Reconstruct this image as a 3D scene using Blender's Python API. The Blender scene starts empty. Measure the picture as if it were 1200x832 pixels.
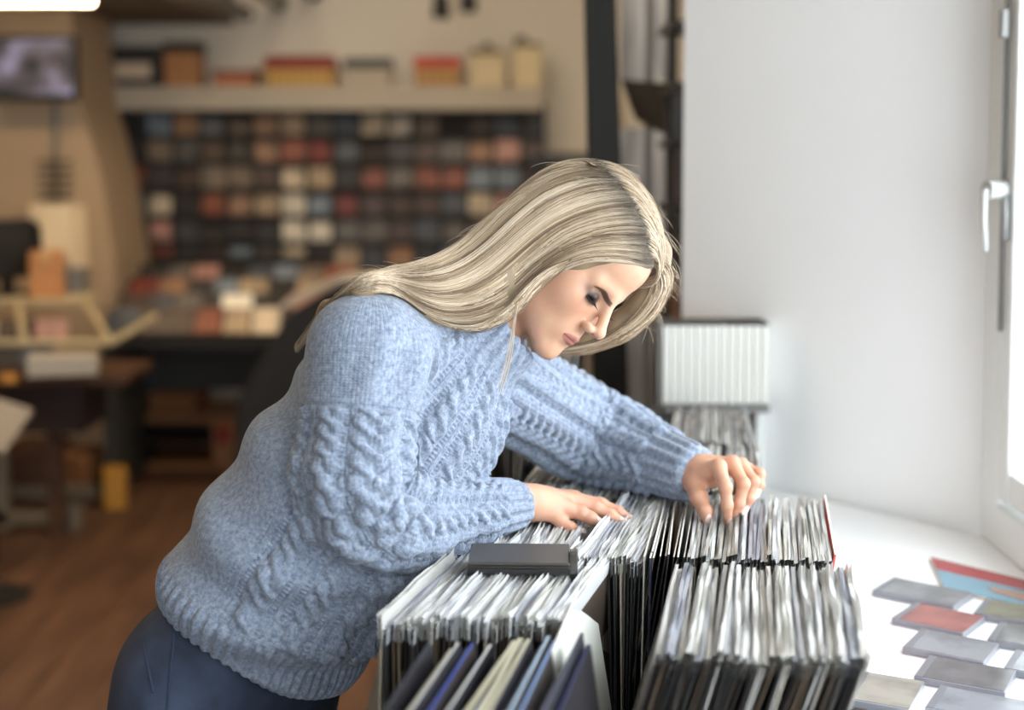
import bpy, bmesh, math, random
import numpy as np
from mathutils import Vector, Matrix, Euler
from mathutils.bvhtree import BVHTree

random.seed(7); RNG = np.random.default_rng(11)
C = bpy.context.scene.collection
SC = bpy.context.scene

# ------------------------------------------------------------------ camera
FPX, HORIZON, CAM_Z = 1667.0, 160.0, 1.55
PITCH = math.radians(4.0)
SHIFT = (FPX * math.tan(PITCH) - (416 - HORIZON)) / 1200.0
cam = bpy.data.cameras.new('camera'); camo = bpy.data.objects.new('camera', cam); C.objects.link(camo)
camo.location = (0, 0, CAM_Z); camo.rotation_euler = (math.pi / 2 - PITCH, 0, 0)
cam.sensor_width = 36; cam.lens = 36 * FPX / 1200; cam.shift_y = SHIFT
cam.clip_start = 0.05
cam.dof.use_dof = True; cam.dof.focus_distance = 1.88; cam.dof.aperture_fstop = 1.75
SC.camera = camo

# ------------------------------------------------------------------ light
SC.view_settings.view_transform = 'Standard'; SC.view_settings.look = 'None'
SC.view_settings.gamma = 1.0; SC.view_settings.use_curve_mapping = False
SC.view_settings.exposure = 0.0
w = bpy.data.worlds.new('overcast_sky'); SC.world = w; w.use_nodes = True
bg = w.node_tree.nodes['Background']; bg.inputs[0].default_value = (0.85, 0.935, 1.0, 1); bg.inputs[1].default_value = 8.2

def portal(name, loc, rot, sx, sy):
    l = bpy.data.lights.new(name, 'AREA'); l.shape = 'RECTANGLE'; l.size = sx; l.size_y = sy
    l.cycles.is_portal = True
    o = bpy.data.objects.new(name, l); C.objects.link(o); o.location = loc; o.rotation_euler = rot
    return o
# daylight comes in through the long shop window on the right and an unseen opening added behind the camera
portal('window_daylight', (0.885, 0.41, 1.785), (0, math.radians(90), 0), 1.8, 4.28)
portal('added_front_daylight', (-0.35, -2.45, 1.46), (math.radians(90), 0, 0), 1.1, 2.0)

# ------------------------------------------------------------------ pixel helpers (a pixel gives a direction only)
cp, sp = math.cos(PITCH), math.sin(PITCH)
def ray(px, py):
    a = (px - 600) / FPX; b = (416 - py + SHIFT * 1200) / FPX
    return Vector((a, b * sp + cp, b * cp - sp))
def P(px, py, Y):
    r = ray(px, py); return Vector((0, 0, CAM_Z)) + r * (Y / r.y)
def PZ(px, py, z):
    r = ray(px, py); return Vector((0, 0, CAM_Z)) + r * ((z - CAM_Z) / r.z)

# ------------------------------------------------------------------ materials
def srgb(r, g, b):
    f = lambda c: (c / 255 / 12.92) if c / 255 <= 0.04045 else ((c / 255 + 0.055) / 1.055) ** 2.4
    return (f(r), f(g), f(b), 1)
MATS = {}
def nt(name):
    m = bpy.data.materials.new(name); m.use_nodes = True
    t = m.node_tree; return m, t, t.nodes['Principled BSDF']
def N(t, typ, **kw):
    n = t.nodes.new(typ)
    for k, v in kw.items(): setattr(n, k, v)
    return n
def mat(name, col, rough=0.6, metal=0.0, var=0.08, scale=18.0, bump=0.0, bscale=120.0, spec=0.5, coat=0.0):
    """plain surface with a little procedural colour variation and fine relief"""
    if name in MATS: return MATS[name]
    m, t, b = nt(name)
    c = srgb(*col)
    tc = N(t, 'ShaderNodeTexCoord'); nz = N(t, 'ShaderNodeTexNoise'); nz.inputs['Scale'].default_value = scale
    nz.inputs['Detail'].default_value = 4
    t.links.new(tc.outputs['Object'], nz.inputs['Vector'])
    mx = N(t, 'ShaderNodeMix', data_type='RGBA')
    mx.inputs[6].default_value = tuple(x * (1 - var) for x in c[:3]) + (1,)
    mx.inputs[7].default_value = tuple(min(1, x * (1 + var)) for x in c[:3]) + (1,)
    t.links.new(nz.outputs['Fac'], mx.inputs[0]); t.links.new(mx.outputs[2], b.inputs['Base Color'])
    b.inputs['Roughness'].default_value = rough; b.inputs['Metallic'].default_value = metal
    b.inputs['Specular IOR Level'].default_value = spec; b.inputs['Coat Weight'].default_value = coat
    if bump:
        n2 = N(t, 'ShaderNodeTexNoise'); n2.inputs['Scale'].default_value = bscale; n2.inputs['Detail'].default_value = 3
        t.links.new(tc.outputs['Object'], n2.inputs['Vector'])
        bp = N(t, 'ShaderNodeBump'); bp.inputs['Strength'].default_value = bump; bp.inputs['Distance'].default_value = 0.004
        t.links.new(n2.outputs['Fac'], bp.inputs['Height']); t.links.new(bp.outputs['Normal'], b.inputs['Normal'])
    MATS[name] = m; return m
def emit(name, col, strength):
    if name in MATS: return MATS[name]
    m, t, b = nt(name); b.inputs['Base Color'].default_value = srgb(*col)
    b.inputs['Emission Color'].default_value = srgb(*col); b.inputs['Emission Strength'].default_value = strength
    MATS[name] = m; return m
def random_ramp(name, cols, rough=0.6, blotch=0.0, bscale=9.0, spec=0.5, sheen=0.0):
    """colour picked per object (Object Info random) from a palette, with optional printed blotches"""
    if name in MATS: return MATS[name]
    m, t, b = nt(name)
    oi = N(t, 'ShaderNodeObjectInfo'); r = N(t, 'ShaderNodeValToRGB'); r.color_ramp.interpolation = 'CONSTANT'
    e = r.color_ramp.elements
    while len(e) < len(cols): e.new(0.5)
    for i, c in enumerate(cols):
        e[i].position = i / len(cols); e[i].color = srgb(*c)
    t.links.new(oi.outputs['Random'], r.inputs[0])
    out = r.outputs[0]
    if blotch:
        tc = N(t, 'ShaderNodeTexCoord'); ad = N(t, 'ShaderNodeVectorMath', operation='ADD')
        ml = N(t, 'ShaderNodeMath', operation='MULTIPLY'); ml.inputs[1].default_value = 53.0
        t.links.new(oi.outputs['Random'], ml.inputs[0]); t.links.new(tc.outputs['Object'], ad.inputs[0]); t.links.new(ml.outputs[0], ad.inputs[1])
        nz = N(t, 'ShaderNodeTexNoise'); nz.inputs['Scale'].default_value = bscale; nz.inputs['Detail'].default_value = 3
        t.links.new(ad.outputs[0], nz.inputs['Vector'])
        r2 = N(t, 'ShaderNodeValToRGB'); e2 = r2.color_ramp.elements
        e2[0].position = 0.40; e2[0].color = (0, 0, 0, 1); e2[1].position = 0.62; e2[1].color = (1, 1, 1, 1)
        t.links.new(nz.outputs['Fac'], r2.inputs[0])
        nz2 = N(t, 'ShaderNodeTexNoise'); nz2.inputs['Scale'].default_value = bscale * 0.6
        t.links.new(ad.outputs[0], nz2.inputs['Vector'])
        hs = N(t, 'ShaderNodeHueSaturation'); hs.inputs['Value'].default_value = 0.35; hs.inputs['Saturation'].default_value = 0.8
        t.links.new(out, hs.inputs['Color'])
        mx = N(t, 'ShaderNodeMix', data_type='RGBA'); mm = N(t, 'ShaderNodeMath', operation='MULTIPLY'); mm.inputs[1].default_value = blotch
        t.links.new(r2.outputs[0], mm.inputs[0]); t.links.new(mm.outputs[0], mx.inputs[0])
        t.links.new(out, mx.inputs[6]); t.links.new(hs.outputs[0], mx.inputs[7]); out = mx.outputs[2]
    t.links.new(out, b.inputs['Base Color']); b.inputs['Roughness'].default_value = rough
    b.inputs['Specular IOR Level'].default_value = spec
    MATS[name] = m; return m
def wood(name, c1, c2, scale=2.0, rough=0.55, axis='X'):
    if name in MATS: return MATS[name]
    m, t, b = nt(name)
    tc = N(t, 'ShaderNodeTexCoord'); mp = N(t, 'ShaderNodeMapping')
    mp.inputs['Scale'].default_value = (1, 8, 8) if axis == 'X' else (8, 1, 8)
    t.links.new(tc.outputs['Object'], mp.inputs[0])
    nz = N(t, 'ShaderNodeTexNoise'); nz.inputs['Scale'].default_value = scale; nz.inputs['Detail'].default_value = 6; nz.inputs['Distortion'].default_value = 0.6
    t.links.new(mp.outputs[0], nz.inputs['Vector'])
    r = N(t, 'ShaderNodeValToRGB'); r.color_ramp.elements[0].position = 0.3; r.color_ramp.elements[1].position = 0.75
    r.color_ramp.elements[0].color = srgb(*c1); r.color_ramp.elements[1].color = srgb(*c2)
    t.links.new(nz.outputs['Fac'], r.inputs[0]); t.links.new(r.outputs[0], b.inputs['Base Color']); b.inputs['Roughness'].default_value = rough
    MATS[name] = m; return m

# ------------------------------------------------------------------ mesh helpers
class MB:
    """collects shapes, builds ONE mesh object"""
    def __init__(s): s.v = []; s.f = []; s.mi = []
    def add(s, v, f, mi=0):
        o = len(s.v); s.v += [tuple(p) for p in v]; s.f += [tuple(i + o for i in q) for q in f]; s.mi += [mi] * len(f); return s
    def box(s, c, d, rot=None, mi=0):
        h = Vector(d) / 2; vs = []
        R = (Euler(rot).to_matrix() if rot is not None and not isinstance(rot, Matrix) else rot)
        for x in (-1, 1):
            for y in (-1, 1):
                for z in (-1, 1):
                    q = Vector((x * h.x, y * h.y, z * h.z))
                    if R is not None: q = R @ q
                    vs.append(Vector(c) + q)
        return s.add(vs, [(0, 1, 3, 2), (4, 6, 7, 5), (0, 4, 5, 1), (2, 3, 7, 6), (0, 2, 6, 4), (1, 5, 7, 3)], mi)
    def prism(s, pts, z0, z1, mi=0):
        n = len(pts)
        v = [(x, y, z0) for x, y in pts] + [(x, y, z1) for x, y in pts]
        f = [tuple(range(n - 1, -1, -1)), tuple(range(n, 2 * n))] + [(i, (i + 1) % n, (i + 1) % n + n, i + n) for i in range(n)]
        return s.add(v, f, mi)
    def tube(s, pts, r, seg=8, mi=0, caps=True):
        pts = [Vector(p) for p in pts]; n = len(pts); rs = r if hasattr(r, '__len__') else [r] * n
        vs = []; up = None
        for i, p in enumerate(pts):
            d = (pts[min(i + 1, n - 1)] - pts[max(i - 1, 0)]).normalized()
            if up is None: up = d.orthogonal().normalized()
            up = (up - d * up.dot(d)).normalized(); sd = d.cross(up)
            for k in range(seg):
                a = 2 * math.pi * k / seg; vs.append(p + (up * math.cos(a) + sd * math.sin(a)) * rs[i])
        fs = [(i * seg + k, i * seg + (k + 1) % seg, (i + 1) * seg + (k + 1) % seg, (i + 1) * seg + k) for i in range(n - 1) for k in range(seg)]
        if caps: fs += [tuple(range(seg - 1, -1, -1)), tuple((n - 1) * seg + k for k in range(seg))]
        return s.add(vs, fs, mi)
    def lathe(s, prof, c=(0, 0, 0), seg=20, mi=0):
        vs = [(c[0] + r * math.cos(2 * math.pi * k / seg), c[1] + r * math.sin(2 * math.pi * k / seg), c[2] + z) for r, z in prof for k in range(seg)]
        n = len(prof)
        fs = [(i * seg + k, i * seg + (k + 1) % seg, (i + 1) * seg + (k + 1) % seg, (i + 1) * seg + k) for i in range(n - 1) for k in range(seg)]
        fs += [tuple(range(seg - 1, -1, -1)), tuple((n - 1) * seg + k for k in range(seg))]
        return s.add(vs, fs, mi)
    def mesh(s, name, mats, smooth=False):
        me = bpy.data.meshes.new(name); me.from_pydata(s.v, [], s.f)
        for m in (mats if isinstance(mats, (list, tuple)) else [mats]): me.materials.append(m)
        if any(s.mi): me.polygons.foreach_set('material_index', s.mi)
        if smooth: me.polygons.foreach_set('use_smooth', [True] * len(s.f))
        me.update(); return me
    def build(s, name, mats, parent=None, bevel=0.0, smooth=False, loc=None, rot=None):
        o = link(name, s.mesh(name, mats, smooth), parent)
        if loc is not None: o.location = loc
        if rot is not None: o.rotation_euler = rot
        if bevel:
            b = o.modifiers.new('bevel', 'BEVEL'); b.width = bevel; b.segments = 2; b.limit_method = 'ANGLE'
        return o
def link(name, data, parent=None):
    o = bpy.data.objects.new(name, data); C.objects.link(o)
    if parent is not None: o.parent = parent
    return o
def tag(o, label=None, cat=None, group=None, kind=None):
    if label: o['label'] = label
    if cat: o['category'] = cat
    if group: o['group'] = group
    if kind: o['kind'] = kind
    return o
def thing(name, loc, label, cat, rz=0.0, group=None):
    o = bpy.data.objects.new(name, None); C.objects.link(o); o.location = loc; o.rotation_euler = (0, 0, rz)
    o.empty_display_size = 0.05
    return tag(o, label, cat, group)
def struct(o): o['kind'] = 'structure'; return o
# ================================================================== the room
M_white = mat('white_plaster', (244, 244, 244), 0.7, var=0.015, scale=6, bump=0.08, bscale=60)
M_cream = mat('cream_wall_paint', (222, 214, 200), 0.75, var=0.03, scale=4)
M_tan = mat('tan_wall_paint', (182, 156, 126), 0.75, var=0.05, scale=3)
M_sill = mat('white_sill_laminate', (243, 243, 243), 0.25, var=0.01, scale=5)
M_black = mat('black_metal', (30, 29, 28), 0.5, var=0.1)
M_blackwood = mat('black_board', (26, 25, 25), 0.6, var=0.12)
M_upvc = mat('white_window_plastic', (232, 234, 232), 0.3, var=0.01)
M_floorm = wood('floor_boards_brown', (82, 56, 40), (126, 90, 66), 2.2, 0.5, 'Y')
M_grout = mat('floor_joint', (50, 32, 22), 0.8)
M_ceil = mat('ceiling_paint', (150, 140, 128), 0.8, var=0.03)
M_soffit = mat('soffit_paint', (112, 98, 84), 0.8, var=0.04)

YB = 7.2                     # back wall
struct(MB().box((-1.8, 2.2, -0.06), (6.4, 10.2, 0.1)).build('floor', M_grout))
FL = bpy.data.objects['floor']
# floor boards: each one a piece (only the part of the floor the camera can see)
bw = 0.16; k = 0
for i in range(27):
    x = -3.9 + i * bw
    y = 3.6 - (i % 3) * 0.5
    while y < YB - 0.05:
        L = min(1.5, YB - 0.02 - y)
        if L > 0.1:
            o = MB().box((0, 0, 0), (bw - 0.004, L - 0.004, 0.01)).build('floor_board', M_floorm, FL)
            o.location = (x + bw / 2, y + L / 2, -0.0055)
        y += 1.5
struct(MB().box((-1.8, YB + 0.05, 1.4), (6.4, 0.1, 3.0)).build('wall_back', M_cream))
struct(MB().box((-4.95, 2.2, 1.4), (0.1, 10.2, 3.0)).build('wall_left', M_tan))
struct(MB().box((-1.8, 2.2, 2.95), (6.4, 10.2, 0.1)).build('ceiling', M_ceil))
struct(MB().box((1.15, 5.4, 1.4), (0.1, 3.6, 3.0)).build('wall_right', M_cream))
# splayed white reveal between the window and the shop
struct(MB().prism([(0.383, 3.19), (0.905, 2.645), (1.2, 2.645), (1.2, 3.50), (0.47, 3.50)], 0.0, 2.9).build('wall_reveal', M_white))
# wall under and over the long window, and the near end of the window
struct(MB().box((0.80, 0.5, 0.38), (0.60, 4.6, 0.76)).build('wall_under_window', M_white))
struct(MB().box((0.98, 0.5, 2.83), (0.22, 4.3, 0.14)).build('wall_over_window', M_white))
struct(MB().box((0.90, -2.2, 1.4), (0.5, 0.8, 3.0)).build('wall_right_near', M_white))
# front wall of the shop behind the camera: piers around an added glazed opening, sized for the light
struct(MB().box((-2.95, -2.5, 1.4), (4.1, 0.1, 3.0)).build('wall_front', M_white))
struct(MB().box((0.65, -2.5, 1.4), (0.7, 0.1, 3.0)).build('wall_front_pier', M_white))
struct(MB().box((-0.30, -2.5, 0.2), (1.2, 0.1, 0.4)).build('wall_front_low', M_white))
struct(MB().box((-0.30, -2.5, 2.72), (1.2, 0.1, 0.38)).build('wall_front_high', M_white))
struct(MB().prism([(0.49, -1.8), (0.90, -1.8), (0.90, 2.62), (0.49, 3.07)], 0.762, 0.80).build('window_sill', M_sill, bevel=0.004))

# window: plastic frame, sashes and panes along X = 0.91
win = struct(MB().box((0.945, 2.598, 1.79), (0.124, 0.086, 1.98)).box((0.918, 0.4, 0.84), (0.07, 4.4, 0.08)).box((0.918, 0.4, 2.73), (0.07, 4.4, 0.08))
             .box((0.918, -1.78, 1.79), (0.07, 0.08, 1.98)).build('window_1', M_upvc, bevel=0.006))
m, t, b = nt('window_glass'); b.inputs['Base Color'].default_value = (1, 1, 1, 1); b.inputs['Roughness'].default_value = 0.0
b.inputs['Alpha'].default_value = 0.08; M_glass = m
for i, y0 in enumerate((2.560, 1.13, -0.295)):
    y1 = y0 - 1.42
    s = MB()
    for yy in (y0 - 0.03, y1 + 0.03): s.box((0.912, yy, 1.79), (0.055, 0.055, 1.80))
    for zz in (0.92, 2.66): s.box((0.912, (y0 + y1) / 2, zz), (0.049, 1.305, 0.06))
    sash = s.build('sash', M_upvc, win, bevel=0.006)
    MB().box((0.918, (y0 + y1) / 2, 1.785), (0.006, 1.31, 1.70)).build('pane', M_glass, sash)
# dark gasket and hardware on the far jamb, with the lever handle
M_zinc = mat('grey_zinc', (150, 150, 148), 0.4, 0.6)
g = MB().box((0.880, 2.548, 1.95), (0.006, 0.006, 1.5)); g.build('gasket', mat('grey_rubber', (120, 120, 118), 0.6), win)
MB().box((0.872, 2.545, 1.98), (0.022, 0.022, 0.09)).box((0.874, 2.545, 1.75), (0.014, 0.02, 0.05)).build('latch', M_zinc, win, bevel=0.002)
hp = P(1158, 222, 2.53); HS = 0.72
h = MB().tube([hp + Vector((0.045, 0.010, 0)), hp + Vector((-0.006, -0.012, 0))], 0.0155, 18)
M_hnd = mat('grey_white_handle', (176, 176, 174), .45)
handle = h.build('handle', M_hnd, win, smooth=False)
MB().tube([hp + Vector((-0.006, -0.012, 0)), hp + Vector((-0.014, -0.022, -0.006)), hp + Vector((-0.014, -0.022, -0.05)), hp + Vector((-0.008, -0.020, -0.108))], [0.006, 0.006, 0.005, 0.004], 10).build('lever', M_hnd, handle, smooth=True)
MB().tube([hp + Vector((0.03, -0.0, 0.01)), hp + Vector((0.03, -0.008, -0.09))], [0.01, 0.006], 10).build('lever_base', M_zinc, handle, smooth=True)

# added unseen window behind the camera, narrowed to set the front light
sf = struct(MB().box((-0.30, -2.47, 0.44), (1.2, 0.05, 0.08)).box((-0.30, -2.47, 2.49), (1.2, 0.05, 0.08)).box((-0.86, -2.47, 1.46), (0.08, 0.05, 2.0))
            .box((0.26, -2.47, 1.46), (0.08, 0.05, 2.0)).build('window_added', M_upvc))
for x in (-0.30,): MB().box((x, -2.47, 1.46), (1.06, 0.006, 1.97)).build('pane', M_glass, sf)

# dropped soffit over the far left of the shop, pipes beyond its edge
struct(MB().box((-3.15, 5.9, 2.47), (3.5, 2.6, 0.72)).build('soffit', M_soffit))
# ================================================================== the back of the shop
M_shelf = mat('pale_grey_shelf', (178, 168, 152), 0.6, var=0.03)
M_grey = mat('mid_grey_metal', (120, 118, 114), 0.5)
M_kraft = mat('brown_cardboard', (150, 100, 62), 0.85, var=0.08)
M_ply = wood('plywood', (146, 96, 58), (184, 132, 84), 2.5)
M_darkwood = wood('dark_wood', (66, 42, 28), (98, 64, 42), 2.5)
COVERS = [(44, 40, 38), (64, 52, 44), (150, 110, 82), (38, 36, 40), (196, 176, 150), (92, 60, 46), (56, 60, 68), (36, 34, 32), (168, 86, 58), (118, 98, 80),
          (46, 42, 42), (70, 62, 58), (205, 190, 168), (84, 76, 66), (52, 44, 40), (140, 64, 52), (64, 72, 84), (128, 104, 88), (40, 38, 36), (98, 86, 74)]
M_cover = random_ramp('disc_cover_print', COVERS, 0.35, blotch=0.55, bscale=14)
CNAMES = {'black': (52, 47, 44), 'dark brown': (84, 64, 52), 'tan': (172, 130, 98), 'charcoal': (66, 62, 62), 'cream': (222, 202, 172), 'rust': (150, 84, 60), 'slate': (88, 92, 100), 'orange': (206, 112, 74),
          'taupe': (136, 116, 98), 'white': (236, 224, 204), 'grey': (116, 108, 100), 'dark red': (134, 56, 46), 'sand': (190, 164, 132), 'pale blue': (140, 152, 166), 'pink': (206, 152, 136)}
CWEIGHT = [9, 8, 4, 8, 3, 4, 5, 2, 6, 2, 7, 3, 4, 2, 3]
M_CN = {k: random_ramp('disc_cover_' + k.replace(' ', '_'), [c], 0.35, blotch=0.6, bscale=17) for k, c in CNAMES.items()}
m, t, b = nt('clear_case_plastic'); b.inputs['Base Color'].default_value = (0.8, 0.82, 0.85, 1); b.inputs['Roughness'].default_value = 0.12; b.inputs['Alpha'].default_value = 0.25
M_case = m

ME_CD = {k: MB().box((0, 0, 0.0625), (0.142, 0.009, 0.125)).mesh('disc_case', m_) for k, m_ in M_CN.items()}
ME_SP = MB().box((-0.0655, -0.0005, 0.0625), (0.011, 0.0095, 0.125)).mesh('hinge', M_blackwood)
def disc(name, loc, rot, label, group, sc=1.0, cat='disc case'):
    kc = random.choices(list(CNAMES), CWEIGHT)[0]; label = kc + ' ' + label
    o = link(name, ME_CD[kc]); o.location = loc; o.rotation_euler = rot; o.scale = (sc, sc, sc); tag(o, label, cat, group)
    h = link('hinge', ME_SP, o); return o

# wall rack with six ledges of discs, faces out
X0, X1 = P(106, 200, YB - 0.1).x, P(640, 200, YB - 0.1).x
zt = P(300, 127, YB - 0.1).z
rk = thing('disc_rack', ((X0 + X1) / 2, YB - 0.06, 0), 'dark wall rack with ledges of facing discs on the back wall', 'rack')
wd = X1 - X0
MB().box((0, 0.045, zt - 0.40), (wd, 0.02, 0.84)).build('back_panel', mat('rack_brown', (66, 58, 52), .7), rk)
ORD = ['first', 'second', 'third', 'fourth', 'fifth', 'sixth']; rows = 6; pitch = 0.1335
for r in range(rows):
    zl = zt - 0.135 - r * pitch
    MB().box((0, 0.0, zl - 0.006), (wd, 0.07, 0.008)).box((0, -0.033, zl), (wd, 0.004, 0.012)).build('ledge', M_blackwood, rk)
    ncol = int(wd / 0.128)
    for c in range(ncol):
        if random.random() < 0.03: continue
        x = X0 + 0.065 + c * (wd - 0.13) / (ncol - 1)
        disc('disc_case', (x, YB - 0.075 + random.uniform(-0.004, 0.004), zl - 0.001), (math.radians(-7), random.uniform(-0.02, 0.02), random.uniform(-0.05, 0.05)),
             'disc case on the %s ledge below the long shelf' % ORD[r], 'discs on the wall rack', random.uniform(0.78, 0.93))
# long shelf over the rack
ls = thing('wall_shelf', (P(366, 110, YB - 0.15).x, YB, 0), 'long pale grey shelf above the disc rack on the back wall', 'shelf')
sx = P(640, 110, YB - 0.3).x - P(92, 110, YB - 0.3).x; zs = P(366, 101, YB - 0.3).z
MB().box((0, -0.15, zs - 0.01), (sx, 0.30, 0.02)).build('board', M_shelf, ls)
MB().box((0, -0.295, zs - 0.060), (sx, 0.012, 0.105)).build('fascia', M_shelf, ls)

def lidded(name, x0, x1, ytop, ysplit, ybot, cb, cl, label, depth=0.16, cat='box', roof=0.0, stripes=0):
    Y = YB - 0.2
    a, b_ = P(x0, ybot, Y), P(x1, ytop, Y); zsp = P(x0, ysplit, Y).z; w_ = b_.x - a.x
    o = thing(name, ((a.x + b_.x) / 2, Y, zs), label, cat)
    hb = zsp - zs
    MB().box((0, 0, hb / 2), (w_, depth, hb)).build('body', mat(name + '_' + label[:12] + '_body', cb, 0.6, var=0.15, scale=30), o, bevel=0.004)
    ht = b_.z - zsp; wl = w_ * 1.05
    MB().add([(-wl / 2, -depth / 2 - .006, hb), (wl / 2, -depth / 2 - .006, hb), (wl / 2, depth / 2 + .006, hb), (-wl / 2, depth / 2 + .006, hb),
              (-wl / 2 + roof, -depth / 2 + roof, hb + ht), (wl / 2 - roof, -depth / 2 + roof, hb + ht), (wl / 2 - roof, depth / 2 - roof, hb + ht), (-wl / 2 + roof, depth / 2 - roof, hb + ht)],
             [(3, 2, 1, 0), (4, 5, 6, 7), (0, 1, 5, 4), (1, 2, 6, 5), (2, 3, 7, 6), (3, 0, 4, 7)]).build('lid', mat(name + '_' + label[:12] + '_lid', cl, 0.6, var=0.15, scale=30), o)
    for i in range(stripes):
        MB().box((-w_ / 2 + (i + 0.5) * w_ / stripes, -depth / 2 - 0.003, hb * 0.45), (w_ / stripes * 0.35, 0.006, hb * 0.7)).build('spine', mat('ochre_strip', (150, 116, 60), 0.6), o)
    return o
st = lidded('radio', 130, 192, 55, 68, 101, (44, 40, 40), (34, 32, 32), 'black boxy radio with a pale front panel on the long shelf', cat='radio')
MB().box((0, -0.085, 0.075), (0.17, 0.012, 0.07)).build('front_panel', mat('pale_dial', (205, 186, 165), 0.5), st)
lidded('storage_box', 197, 236, 50, 62, 101, (176, 122, 74), (40, 36, 34), 'orange storage box with a black lid on the long shelf')
lidded('storage_box', 255, 300, 83, 90, 101, (176, 110, 72), (130, 72, 52), 'low orange box at the foot of the red lidded box')
lidded('storage_box', 313, 393, 66, 82, 101, (206, 164, 88), (134, 52, 42), 'long yellow box with a dark red lid on the long shelf', roof=0.015, stripes=9)
lidded('storage_box', 405, 460, 69, 81, 101, (176, 164, 146), (62, 66, 66), 'stone grey box with a dark slate lid on the long shelf', roof=0.01)
lidded('storage_box', 487, 540, 67, 80, 99, (176, 134, 78), (178, 66, 50), 'ochre box with a bright red lid on the long shelf', roof=0.004, stripes=5)
tw = lidded('figurine_tower', 550, 592, 58, 64, 99, (206, 188, 150), (150, 138, 116), 'cream tower shaped box with a small knob on the long shelf', roof=0.02)
MB().lathe([(0.0, 0), (0.03, 0.0), (0.026, 0.02), (0.008, 0.035)], (0, 0, P(0, 58, YB - 0.2).z - zs), 12).build('knob', mat('grey_knob', (96, 88, 76), 0.6), tw)
tw = lidded('figurine_tower', 600, 635, 50, 56, 99, (210, 192, 152), (140, 128, 108), 'tall cream tower shaped box at the end of the long shelf', roof=0.02)
MB().box((-0.03, 0, P(0, 50, YB - 0.2).z - zs + 0.012), (0.06, 0.08, 0.035)).build('turret', mat('grey_knob', (96, 88, 76), 0.6), tw)

# black ledge below the rack, then the sloping disc counter
bl = P(260, 300, YB - 0.12)
o = MB().box((bl.x, YB - 0.12, bl.z - 0.035), (1.12, 0.24, 0.07)).build('wall_ledge', M_blackwood, bevel=0.004); tag(o, 'black ledge running under the wall rack of discs', 'ledge')
ct = thing('disc_counter', (P(270, 400, 6.2).x, 6.25, 0), 'dark browsing counter with a sloping top full of discs, below the wall rack', 'counter')
zc0, zc1 = P(270, 398, 6.0).z, P(270, 325, 6.75).z
cw = 1.02
MB().add([(-cw/2, -0.25, zc0), (cw/2, -0.25, zc0), (cw/2, 0.5, zc1), (-cw/2, 0.5, zc1), (-cw/2, -0.25, zc0 - 0.04), (cw/2, -0.25, zc0 - 0.04), (cw/2, 0.5, zc1 - 0.04), (-cw/2, 0.5, zc1 - 0.04)],
         [(0, 1, 2, 3), (7, 6, 5, 4), (4, 5, 1, 0), (5, 6, 2, 1), (6, 7, 3, 2), (7, 4, 0, 3)]).build('sloping_top', M_blackwood, ct)
for sx_ in (-1, 1):
    MB().prism([(-0.25, 0.02), (0.5, 0.02)], 0, 1) if False else MB().box((sx_ * (cw / 2 - 0.02), 0.12, zc0 / 2 - 0.02), (0.04, 0.72, zc0 - 0.04)).build('side_panel', mat('slate_board', (58, 58, 54), 0.6), ct)
MB().box((0, 0.3, zc0 - 0.17), (cw - 0.08, 0.02, 0.28)).build('back_panel', mat('slate_board', (58, 58, 54), 0.6), ct)
sl = math.atan2(zc1 - zc0, 0.75)
for r in range(4):
    f = (r + 0.15) / 4.2
    for c in range(8):
        x = ct.location.x - cw / 2 + 0.075 + c * (cw - 0.15) / 7
        y = 6.0 + f * 0.75; z = zc0 + f * (zc1 - zc0)
        disc('disc_case', (x, y, z + 0.016), (math.radians(-38), 0, random.uniform(-.08, .08)), 'disc case in the %s row up the sloping dark counter' % ORD[r], 'discs on the sloping counter', 1.0)
wh = MB().box((0, 0, 0.0625), (0.13, 0.004, 0.125)).build('highlight_card', mat('white_card', (250, 240, 222), 0.4)); wh.location = P(277, 373, 6.12); wh.rotation_euler = (math.radians(-40), 0, 0.1)  # pale card placed where a bright highlight sits on the discs
tag(wh, 'cream card standing in for a highlight among the discs of the sloping counter', 'card')

# wooden crates under the counter
def crate(x0, x1, y0, y1, Y, dep, label, m_, mark=None):
    a, b_ = P(x0, y1, Y), P(x1, y0, Y); w_, h_ = b_.x - a.x, b_.z - a.z
    o = thing('wooden_crate', ((a.x + b_.x) / 2, Y, max(a.z, 0)), label, 'crate')
    t_ = 0.025
    MB().box((0, dep / 2, t_ / 2), (w_, dep, t_)).build('bottom', m_, o)
    MB().box((0, dep / 2, h_ - t_ / 2), (w_, dep, t_)).build('top', m_, o)
    for s_ in (-1, 1):
        MB().box((s_ * (w_ / 2 - 0.05), dep / 2, h_ / 2), (0.1, dep, h_ - 2 * t_)).build('side', m_, o)
    MB().box((0, dep - 0.01, h_ / 2), (w_ - 0.2, 0.02, h_ - 2 * t_)).build('back', M_darkwood, o)
    MB().box((0, dep * .5, h_ * .45), (w_ - 0.2, dep * .7, 0.015)).build('shelf', M_darkwood, o)
    if mark: MB().box((w_ / 2 - 0.05, -0.002, h_ * 0.65), (0.06, 0.004, 0.09)).build('label_sticker', mat('red_sticker', (150, 40, 34), 0.6), o)
    return o
crate(122, 274, 490, 552, 6.55, 0.4, 'low plywood crate with a red sticker under the dark counter', M_ply, True)
# flat carton lying on the crate
zc = P(0, 490, 6.55).z
o = MB().box((P(180, 470, 6.75).x, 6.78, zc + 0.05), (0.45, 0.3, 0.1)).build('carton', M_kraft, bevel=0.004); tag(o, 'flat brown carton lying on the plywood crate', 'carton')

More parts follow.
